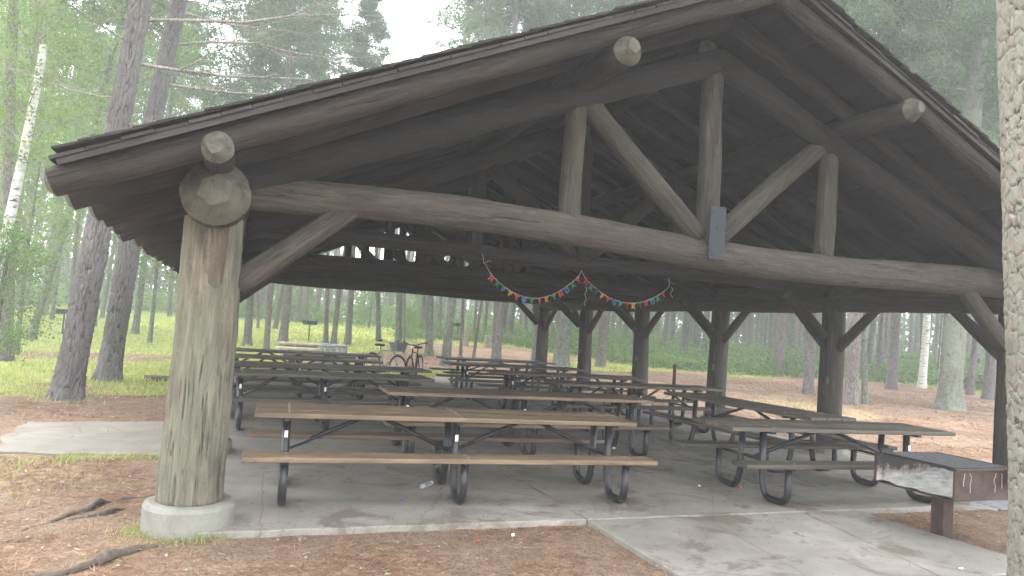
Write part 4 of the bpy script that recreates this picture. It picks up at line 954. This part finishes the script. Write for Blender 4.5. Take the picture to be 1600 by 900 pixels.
# foreground tree at the right edge
t = thing('pine_tree', 'flaky lichened pine trunk close to the camera at the right edge', 'tree', (4.91, -3.11, -.05))
obj('trunk', bark_trunk(.235, 9.0, -.1, -.018, M['plate_fore'], 21, .10, .015, 3, 330, .0085, flare=.22, top=.85), t)
for nm, me in (('limbs', PC[0][0]), ('crown', PC[0][1])): o = obj(nm, me, t, (-1.0, 0, 9)); o.scale = (.8, .8, .8); o['kind'] = 'stuff'
TREES = [
 # x, y, r, lx, ly, bark, label
 (-2.28, 7.83, .205, .096, -.098, 'n', 'big furrowed pine leaning right, nearest tree left of the front post'),
 (-2.12, 10.91, .205, .063, -.081, 'n', 'second big leaning pine just behind and right of the nearest one'),
 (-5.0, 15.2, .158, -.051, -.038, 'bark_pine', 'grey pine trunk at the left edge of the picture'),
 (-6.47, 24.21, .136, .187, -.128, 'bark_moss', 'strongly leaning mossy trunk between left edge and nearest pine'),
 (-3.97, 31.02, .146, .059, -.08, 'bark_moss', 'leaning trunk with dark base just right of the two big left pines'),
 (-6.74, 40.47, .108, .056, -.079, 'bark_pine', 'small far trunk seen between the two big left pines'),
 (-3.77, 46.78, .127, -.027, -.047, 'bark_pine', 'small far trunk just left of the front post'),
 (.82, 27.68, .167, -.037, -.044, 'bark_pine', 'first straight trunk to the right of the front post'),
 (1.48, 23.81, .112, -.007, -.055, 'bark_pine', 'slim pale trunk second to the right of the front post'),
 (2.49, 31.17, .203, .03, -.069, 'bark_red', 'stout leaning trunk left of the lawn grill'),
 (2.6, 40.7, .137, .077, -.087, 'bark_pine', 'thin leaning trunk behind the stout one left of the lawn grill'),
 (1.59, 40.38, .077, -.063, -.034, 'bark_pine', 'very thin far trunk behind the first straight one by the front post'),
 (4.58, 31.34, .12, -.069, -.031, 'bark_pine', 'upright trunk of the close pair behind the fire ring'),
 (4.94, 31.16, .136, .033, -.07, 'bark_pine', 'leaning trunk of the close pair behind the fire ring'),
 (7.8, 34.51, .143, -.094, -.022, 'bark_moss', 'lone upright trunk on the lawn straight behind the bicycles'),
 (7.78, 28.96, .171, -.069, -.031, 'bark_moss', 'lichened trunk just behind the dark bicycle handlebar'),
 (7.62, 27.07, .052, -.059, -.035, 'bark_pine', 'pole thin sapling touching the trunk behind the bicycle'),
 (12.11, 42.02, .194, -.048, -.039, 'bark_red', 'reddish trunk right of the round bush'),
 (8.68, 26.57, .176, -.039, -.043, 'bark_moss', 'pale lichened trunk with its foot on bare needles right of the bush'),
 (12.46, 39.01, .143, -.05, -.039, 'bark_moss', 'slim trunk behind the pale lichened one right of the bush'),
 (7.93, 21.07, .185, .02, -.065, 'bark_moss', 'stout lichened trunk standing behind the left end of the right tables'),
 (10.19, 26.59, .075, -.028, -.047, 'bark_pine', 'thin pole trunk left of the sawn stump'),
 (10.83, 26.52, .075, .04, -.073, 'bark_pine', 'thin leaning pole just left of the sawn stump'),
 (16.93, 40.35, .368, .105, -.097, 'bark_moss', 'thick leaning mossy trunk right of the sawn stump'),
 (17.31, 39.48, .256, .05, -.076, 'bark_moss', 'second mossy trunk beside the thick leaning one by the stump'),
 (19.68, 41.94, .138, -.063, -.034, 'bark_pine', 'slim trunk left of the back right corner post'),
 (13.89, 26.45, .155, -.055, -.037, 'bark_moss', 'trunk half hidden by the back right corner post'),
 (14.01, 23.67, .344, .036, -.071, 'bark_moss', 'very thick furrowed trunk between the two backmost right posts'),
 (21.44, 41.4, .114, -.059, -.035, 'bark_moss', 'slim forked looking trunk left of the very thick one'),
 (16.47, 21.33, .124, -.017, -.051, 'bark_moss', 'slim trunk half hidden left of the fourth right post'),
 (20.91, 29.42, .231, .131, -.107, 'bark_moss', 'leaning lichened trunk with flared foot behind the fourth right post'),
 (24.68, 29.98, .242, .01, -.061, 'bark_moss', 'dark mossy trunk left of the birch like one in the middle gap'),
 (27.37, 32.49, .221, -.023, -.049, 'bark_moss', 'trunk with flared base just left of the third right post'),
 (34.4, 40.6, .10, -.06, -.035, 'bark_birch', 'thin white birch just right of the third right post'),
 (39.7, 43.26, .211, -.035, -.044, 'bark_red', 'far reddish trunk right of the white birch'),
 (36.1, 38.3, .24, -.003, -.056, 'bark_red', 'reddish trunk with foot in the green, mid gap between third and second posts'),
 (31.74, 30.8, .24, -.056, -.036, 'bark_moss', 'mossy trunk left of the pink barked pine'),
 (25.86, 23.34, .305, -.03, -.046, 'bark_red', 'pink barked pine in the middle of the gap left of the second right post'),
 (33.42, 30.82, .345, -.068, -.032, 'bark_moss', 'broad grey green trunk behind the pink barked pine'),
 (37.57, 33.89, .133, -.055, -.037, 'bark_moss', 'thin trunk right of the broad grey green one'),
 (27.6, 22.16, .174, -.041, -.042, 'bark_red', 'reddish trunk half hidden by the second right post'),
 (17.75, 10.87, .203, -.047, -.04, 'bark_red', 'red pine trunk with pink grey bark directly right of the second right post'),
 (18.64, 11.2, .089, -.074, -.029, 'bark_moss', 'slender mossy trunk next to the red pine by the second right post'),
 (37.53, 27.98, .158, -.024, -.048, 'bark_pine', 'grey trunk left of centre in the last right gap'),
 (36.11, 26.19, .169, -.038, -.043, 'bark_pine', 'grey trunk beside its twin in the last right gap'),
 (30.54, 20.6, .141, -.053, -.037, 'bark_moss', 'mossy trunk with its foot on the needles, middle of last right gap'),
 (36.88, 24.19, .109, -.061, -.035, 'bark_pine', 'slim trunk left of the big flared mossy pine'),
 (21.22, 10.39, .36, .0, -.051, 'm', 'big mossy pine with flared foot left of the right front post'),
 (29.02, 15.55, .133, .007, -.06, 'bark_pine', 'slim leaning trunk right of the big flared mossy pine'),
 (44.0, 30.2, .18, -.064, -.033, 'bark_pine', 'far trunk seen past the left side of the big mossy pine'),
]
for i, (x, y, r, lx, ly, bk, lab) in enumerate(TREES):
    d = math.hypot(x, y + 6); h = 19 + (i * 37 % 10) * .55; az_ = math.degrees(math.atan2(x - .2, y + 6)); young = 3.5 < az_ < 17 and i > 10
    if young: h = 9.5 + i % 3
    if bk == 'n': tm = bark_trunk(r * .92, h, lx, ly, M['plate_pine'], 19, .24, .045, 10 + i, 150, .03, flare=.42, top=.35, curve=(.0 if i == 0 else .0035))
    elif bk == 'm': tm = bark_trunk(r * .93, h, lx, ly, M['plate_moss'], 19, .2, .035, 10 + i, 110, .04, flare=.42, top=.4)
    else: tm = None
    tr = tree(x, y, r, lx, ly, h, bk if tm is None else 'bark_pine', lab, 'pine', cz=(6.2 if young else (9.5 if i > 1 else 11) + (i * 13 % 5) * .5), cs=(.85 + .3 * ((i * 7) % 5) / 5) * (.42 if young else 1), seed=i, tm=tm)
    if i < 2:   # dry bare branches on the two nearest pines
        mb = MB(); rnd = random.Random(40 + i)
        lst = [(4.6, -.4, 2.6, .018), (5.0, 2.9, 2.0, .015), (5.6, .5, 3.8, .03), (6.3, -.15, 4.2, .032), (6.9, .9, 3.2, .022), (7.4, .1, 4.4, .034), (7.9, 2.6, 2.8, .022), (8.5, -.5, 4.0, .03), (9.2, .45, 4.2, .03), (9.8, 3.3, 2.5, .02), (5.9, 3.6, 2.2, .018)] if i == 0 else \
              [(6.2, .2, 3.6, .028), (7.0, -.2, 4.2, .032), (7.7, .7, 3.4, .026), (8.3, -.5, 4.6, .034), (9.2, .35, 4.8, .035), (10.0, -.1, 4.8, .034), (10.8, 1.2, 3.8, .026), (11.5, .1, 5.0, .034), (12.4, -.4, 4.5, .034), (9.6, 2.8, 2.6, .02)]
        cv = .0 if i == 0 else .0035
        for z, a, L, rr in lst: branch_tubes(mb, (lx * z + cv * z * z, ly * z, z), (math.cos(a), math.sin(a), .16), L, rr * 1.15, rnd, 2, -.015, 7)
        mb.build('dead_branches', M['bark_dead'], tr, smooth=True)['kind'] = 'stuff'
# birches and leafy trees at the left and upper right
bt = thing('birch_tree', 'slender white birch leaning right at the left edge of the picture', 'tree', (-4.25, 10.6, -.05))
obj('trunk', trunk_mesh(.115, 6.5, .085, -.07, M['bark_birch'], 3, 14, top=.6, flare=.15), bt)
o = obj('crown', BC[0][1], bt, (.4, -.3, 4.2)); o.scale = (.6, .6, .6); o['kind'] = 'stuff'; o = obj('limbs', BC[0][0], bt, (.4, -.3, 4.2)); o.scale = (.6, .6, .6); o['kind'] = 'stuff'
for i, (x, y, s, cr, lab) in enumerate([(-3.35, 7.7, .42, 1, 'leafy sapling with bright leaves hanging low at the left edge'), (-5.3, 17.5, .8, 0, 'bright green leafy tree behind the white birch'), (-6.9, 22.5, 1.1, 2, 'tall leafy tree far left behind the bright green one'),
        (-3.4, 21.5, .9, 2, 'leafy tree rising above the roof corner at the left'), (-2.9, 26.5, 1.2, 1, 'dull green leafy tree seen just under the eave ends'), (-8.7, 30, 1.4, 2, 'large leafy crown behind the leaning mossy trunk'), (-1.0, 34, 1.3, 0, 'leafy tree behind the front post'),
        (4.7, 52, .95, 0, 'pale leafy sapling at the far edge of the lawn behind the grill'), (9.5, 47.5, .8, 1, 'leafy bush like tree at the far end of the lawn'), (12.2, 42.5, .62, 1, 'small leafy tree beside the reddish trunk')]):
    z0 = [.7, 2.2, 3.2, 5.5, 2.4, 2.5, 3.0, .5, .4, .4][i]
    t = thing('leafy_tree', lab, 'tree', (x, y, th(x, y)))
    obj('trunk', trunk_mesh(.05 + .03 * s, z0 + 4 * s, .02, -.01, M['bark_moss'], i, 8, 10, top=.4), t)
    for nm, me in (('limbs', BC[cr][0]), ('crown', BC[cr][1])): o = obj(nm, me, t, (0, 0, z0), (0, 0, i * 1.1)); o.scale = (s, s, s); o['kind'] = 'stuff'
for i, (x, y, lab) in enumerate([(29.5, 18.2, 'white birch trunk rising above the right roof slope'), (30.9, 18.3, 'second white birch beside the first above the right roof slope'), (26.5, 17.2, 'grey trunk just above the right roof edge near the ridge')]):
    tree(x, y, (.17 if i < 2 else .2), .0, -.03, 24, 'bark_birch' if i < 2 else 'bark_pine', lab, 'pine', cz=11.0, cs=.7, seed=60 + i)
for i, (x, y, s, lab) in enumerate([(24.5, 9.0, 1.1, 'dense green pine behind the right roof slope'), (19.5, 14.5, 1.0, 'pine with low boughs above the roof near the right birches'), (28, 14, 1.2, 'tall dense pine further back over the right roof slope'), (16.2, 24.0, 1.3, 'tall pine whose crown tops the left roof slope'), (10.5, 22.5, 1.2, 'pale pine crown above the middle of the left roof slope'), (5.6, 31.0, .95, 'sparse hazy pine crown against the brightest sky above the roof')]):
    tree(x, y, .17 * s, -.02, -.03, 18 * s, 'bark_pine', lab, 'pine', cz=(4.5 if i < 3 else 8.5), cs=1.15 * s, seed=70 + i)
# slender trees crowding the back of the wood
tms = [trunk_mesh(.13, 19, (-.02, .02, .0, .05)[k], -.04, M[('bark_pine', 'bark_moss', 'bark_red', 'bark_pine')[k]], 30 + k, 7, 10, top=.4) for k in range(4)]
rnd = random.Random(5); k = 0
occupied = [(a[0], a[1]) for a in TREES]
while k < 120:
    az = math.radians(rnd.uniform(-26, 62)); d = rnd.uniform(40, 66)
    x = .2 + d * math.sin(az); y = -6 + d * math.cos(az)
    azd = math.degrees(az)
    if -8 < azd < 12 and d < 53: continue
    if any((x - a) ** 2 + (y - b) ** 2 < 2.2 for a, b in occupied): continue
    occupied.append((x, y)); s = rnd.uniform(.75, 1.35)
    t = thing('pine_tree', 'slender pine trunk in the crowded wood behind the clearing', 'tree', (x, y, th(x, y)), rnd.uniform(-.5, .5), 'slender pines crowding the back of the wood'); t.scale = (s, s, .55 if 2 < azd < 17 else 1)
    obj('trunk', tms[k % 4], t)
    if k % 4 == 0 and not (2 < azd < 17):
        lm, c1, c2 = PC[k % 3]
        o = obj('crown', c1 if k % 4 else c2, t, (0, 0, rnd.uniform(6, 9.5))); 
    k += 1
# a few trees behind the camera so light and reflections come through a wood
for i, (x, y) in enumerate([(-6, -9), (9.5, -8), (-9, -1), (14, -4), (2, -14), (-12, 6)]):
    tree(x, y, .22, .02, .02, 20, 'bark_pine', ['pine behind and left of the camera', 'pine behind and right of the camera', 'pine out to the left of the shelter front', 'pine out to the right of the grill', 'pine straight behind the camera', 'pine standing left beyond the picture edge'][i], 'pine', cz=8, cs=1.2, seed=90 + i)

# ------------------------------------------------------------ far wood, undergrowth, grass, litter
def far_wood():
    r = np.random.default_rng(11); V = []; Fc = []; off = 0; mi = []
    az = np.radians(r.uniform(-38, 72, 520)); d = r.uniform(62, 105, 520); X = .2 + d * np.sin(az); Y = -6 + d * np.cos(az); Z = terrain(X, Y)
    mb = MB()
    for x, y, z in zip(X, Y, Z):
        rr = r.uniform(.09, .22); lx = r.uniform(-.05, .08)
        mb.tube([(x, y, z - .2), (x + lx * 8, y - .3, z + 8), (x + lx * 17, y - .5, z + 17)], [rr, rr * .75, rr * .4], 5, cap=False)
    tr = mb.mesh('far_wood_trunks', M['bark_pine'], True)
    n = 52000
    az = np.radians(r.uniform(-40, 74, n)); d = 66 + 46 * r.random(n); X = .2 + d * np.sin(az); Y = -6 + d * np.cos(az)
    z = np.where(r.random(n) < .35, r.random(n) ** 1.5 * 5, 3 + r.random(n) ** .8 * 17)
    keep = (((np.degrees(az) < 44) | (z < 9) | (r.random(n) < .35))) & ((np.degrees(az) < 2.5) | (np.degrees(az) > 16) | (z < 8)) & ((vnoise(X * .9 + z * .7, Y * .9, .22, 21) * .6 + vnoise(X + z, Y - z, .6, 25) * .4) > .36 + .010 * z)
    P = np.stack([X, Y, terrain(X, Y) + z], -1)[keep]; V, Fc = leaf_cloud(P, 3, .45, .75, 31)
    me = mesh_from('far_wood', V, Fc, M['needles_pale'], False)
    o = obj('far_wood', me); tag(o, 'distant mass of dull green foliage closing the view behind the trees', 'woodland', kind='stuff')
    o2 = obj('far_trunks', tr); tag(o2, 'dense rows of distant trunks within the far wood', 'woodland', kind='stuff')
far_wood()
def undergrowth():
    r = np.random.default_rng(12); n = 9000
    az = r.uniform(12, 62, n); bd = np.interp(az, [8, 14, 20, 26, 32, 38, 50], [43, 46, 46, 40, 36, 36, 40]); d = bd + r.random(n) ** 1.3 * 26
    a = np.radians(az); X = .2 + d * np.sin(a); Y = -6 + d * np.cos(a)
    hgt = (.25 + 1.7 * np.clip(fbm(X, Y, .25, 14) - .25, 0, 1) * sst(0, 5, d - bd)) * (1 + 1.2 * (vnoise(X, Y, .12, 44) > .62))
    P = np.stack([X, Y, terrain(X, Y) + hgt * r.random(n)], -1); V, Fc = leaf_cloud(P, 9, .22, .22, 13)
    o = obj('undergrowth', mesh_from('undergrowth', V, Fc, M['shrub'], False)); tag(o, 'green ferns and low shrubs filling the wood beyond the needle floor', 'undergrowth', kind='stuff')
    n = 3500; az = r.uniform(-34, 13, n); d = 56 + r.random(n) * 12; a = np.radians(az); X = .2 + d * np.sin(a); Y = -6 + d * np.cos(a)
    P = np.stack([X, Y, terrain(X, Y) + 2.4 * r.random(n) * fbm(X, Y, .3, 15)], -1); V, Fc = leaf_cloud(P, 9, .3, .3, 14)
    o = obj('lawn_edge_brush', mesh_from('lawn_edge_brush', V, Fc, M['shrub'], False)); tag(o, 'low leafy brush along the far edge of the lawn', 'undergrowth', kind='stuff')
undergrowth()
def bush(x, y, s, lab, k):
    t = thing('bush', lab, 'bush', at(x, y))
    o = obj('foliage', BC[1][1], t, (0, 0, .02), (0, 0, k)); o.scale = (s, s, s * .8)
    o['kind'] = 'stuff'; o = obj('stems', BC[1][0], t, (0, 0, .02), (0, 0, k)); o.scale = (s, s, s * .8); o['kind'] = 'stuff'
bush(9.6, 35.5, .48, 'round dark green bush behind the dark bicycle', 1); bush(11.4, 36.8, .34, 'lower bush just right of the round dark green bush', 2)
bush(18.7, 24.6, .26, 'small bush with pale leaves on the needle floor behind the right posts', 3); bush(35, 20.5, .42, 'spreading green bush right of the big mossy pine', 4); bush(30, 24.5, .45, 'wide bush behind the big mossy pine, in the last right gap', 5)
def blades(n, fz, mt, name, lab, dmin, dmax, azr, hh, seed, wfac=1.0):
    r = np.random.default_rng(seed); az = np.radians(r.uniform(azr[0], azr[1], n)); d = np.exp(r.uniform(math.log(dmin), math.log(dmax), n))
    X = .2 + d * np.sin(az); Y = -6 + d * np.cos(az); w = fz(X, Y); k = r.random(n) < w
    slabm = ((X > -.5) & (X < 9.6) & (Y > -.4) & (Y < 15.05)) | ((X > -2.3) & (X < 0) & (Y > 2.7) & (Y < 5.4)) | ((X > 3.1) & (X < 6.5) & (Y < 0) & (Y > -2.3))
    k &= ~slabm; X, Y, d = X[k], Y[k], d[k]; n = len(X); Z = terrain(X, Y) - .01
    H = hh * r.uniform(.5, 1.4, n) * (.6 + .8 * fbm(X, Y, .8, 2)); W = np.maximum(.004, d * .0011) * wfac; a = r.uniform(0, 2 * PI, n)
    P = np.stack([X, Y, Z], -1); s = np.stack([np.cos(a) * W, np.sin(a) * W, 0 * W], -1); tip = np.stack([r.normal(0, .35, n) * H, r.normal(0, .35, n) * H, H], -1)
    V = np.stack([P - s, P + s, P + tip], 1).reshape(-1, 3); o = obj(name, mesh_from(name, V, np.arange(3 * n).reshape(-1, 3), mt, False)); tag(o, lab, 'grass', kind='stuff')
blades(170000, lambda X, Y: zones(X, Y)[0], M['grass'], 'lawn_grass', 'short bright green grass on the lawn behind and left of the shelter', 13, 60, (-36, 58), .09, 21)
blades(60000, lambda X, Y: zones(X, Y)[1] * .9, M['dry_grass'], 'dry_grass', 'thin dry yellowish grass among the needles', 3, 30, (-40, 58), .07, 22)
blades(60000, lambda X, Y: (zones(X, Y)[1] > .25) * sst(.5, .7, fbm(X, Y, 1.3, 61)) * .5, M['grass'], 'sparse_green_grass', 'sparse green blades scattered through the needles at the lower left', 3, 14, (-40, 0), .06, 23)
def ring_grass():
    r = np.random.default_rng(5); n = 1100; a = r.uniform(0, 2 * PI, n); q = .33 + np.abs(r.normal(0, .09, n)); X = q * np.cos(a); Y = q * np.sin(a)
    k = (Y < .05) & ((X < .3)); X, Y = X[k], Y[k]; b = r.normal(-2.4, .25, 350); X2 = np.concatenate([X, b * 0 - 2.28 + r.normal(0, .3, 350)]); Y2 = np.concatenate([Y, 7.5 + r.normal(0, .16, 350)])
    X3 = r.uniform(-1.4, -.4, 900); Y3 = 2.72 + r.normal(0, .05, 900); X = np.concatenate([X2, X3]); Y = np.concatenate([Y2, Y3]); n = len(X)
    H = r.uniform(.02, .085, n); W = .0035; a = r.uniform(0, 2 * PI, n); P = np.stack([X, Y, np.full(n, -.055)], -1); s = np.stack([np.cos(a) * W, np.sin(a) * W, 0 * a], -1); tip = np.stack([r.normal(0, .5, n) * H, r.normal(0, .5, n) * H, H], -1)
    V = np.stack([P - s, P + s, P + tip], 1).reshape(-1, 3); o = obj('edge_grass', mesh_from('edge_grass', V, np.arange(3 * n).reshape(-1, 3), M['grass'], False)); tag(o, 'little green grass tufts round the front pedestal and path edge', 'grass', kind='stuff')
ring_grass()
def litter(n, mt, name, lab, ln, wd, dmin, dmax, azr, seed, onslab=.0):
    r = np.random.default_rng(seed); az = np.radians(r.uniform(azr[0], azr[1], n)); d = np.exp(r.uniform(math.log(dmin), math.log(dmax), n))
    X = .2 + d * np.sin(az); Y = -6 + d * np.cos(az)
    slabm = ((X > -.43) & (X < 9.56) & (Y > -.33) & (Y < 15.05)) | ((X > -2.2) & (X < -.4) & (Y > 2.8) & (Y < 5.3)) | ((X > 3.2) & (X < 6.42) & (Y < -.3) & (Y > -2.2))
    edge = np.minimum(np.abs(Y + .33), 9) < .35
    k = (~slabm) | (r.random(n) < np.where(edge, onslab * 6, onslab)); X, Y, d, slabm = X[k], Y[k], d[k], slabm[k]; gz, _ = zones(X, Y); k = r.random(len(X)) > gz * .9; X, Y, d, slabm = X[k], Y[k], d[k], slabm[k]; n = len(X)
    Z = np.where(slabm, .003, terrain(X, Y) + .008 + .012 * r.random(n)) + .0
    Z = np.where(slabm, .003, Z + (fbm(X, Y, 1.1, 5) - .5) * .03)
    a = r.uniform(0, 2 * PI, n); sc = np.maximum(1, d / 6.0); L = ln * r.uniform(.4, 1.3, n) * sc ** .5; W = wd * r.uniform(.6, 1.3, n) * sc
    u = np.stack([np.cos(a) * L / 2, np.sin(a) * L / 2, r.normal(0, .12, n) * L], -1); s = np.stack([-np.sin(a) * W, np.cos(a) * W, r.normal(0, .3, n) * W], -1); P = np.stack([X, Y, Z], -1)
    V = np.stack([P - u - s, P - u + s, P + u + s, P + u - s], 1).reshape(-1, 3); o = obj(name, mesh_from(name, V, np.arange(4 * n).reshape(-1, 4), mt, False)); tag(o, lab, 'litter', kind='stuff')
litter(80000, M['litter_a'], 'fallen_needles', 'reddish brown fallen pine needles strewn over the ground', .07, .0016, 3, 34, (-42, 60), 31, .03)
litter(45000, M['litter_b'], 'fallen_twigs', 'tan needles and twig bits strewn over the ground', .06, .0016, 3, 34, (-42, 60), 32, .008)
litter(2600, M['litter_c'], 'dead_leaf_bits', 'pale dead leaf bits and wood chips on the needle floor', .022, .007, 3, 36, (-42, 60), 33, .008)

# ------------------------------------------------------------ air
hz = MB(); hz.box((10, 30, 13.5), (380, 380, 31)); hb = hz.mesh('haze', [], False) if False else None
hm = bpy.data.materials.new('pale_air'); hm.use_nodes = True; hn = hm.node_tree; hn.nodes.clear()
ho = hn.nodes.new('ShaderNodeOutputMaterial'); hv = hn.nodes.new('ShaderNodeVolumePrincipled'); hv.inputs['Color'].default_value = (.92, .95, 1, 1); hv.inputs['Density'].default_value = .0036; hv.inputs['Anisotropy'].default_value = .2
hn.links.new(hv.outputs[0], ho.inputs['Volume'])
o = hz.build('haze', hm); tag(o, 'pale moist air thinning the colours of the distant wood', 'haze', kind='stuff')
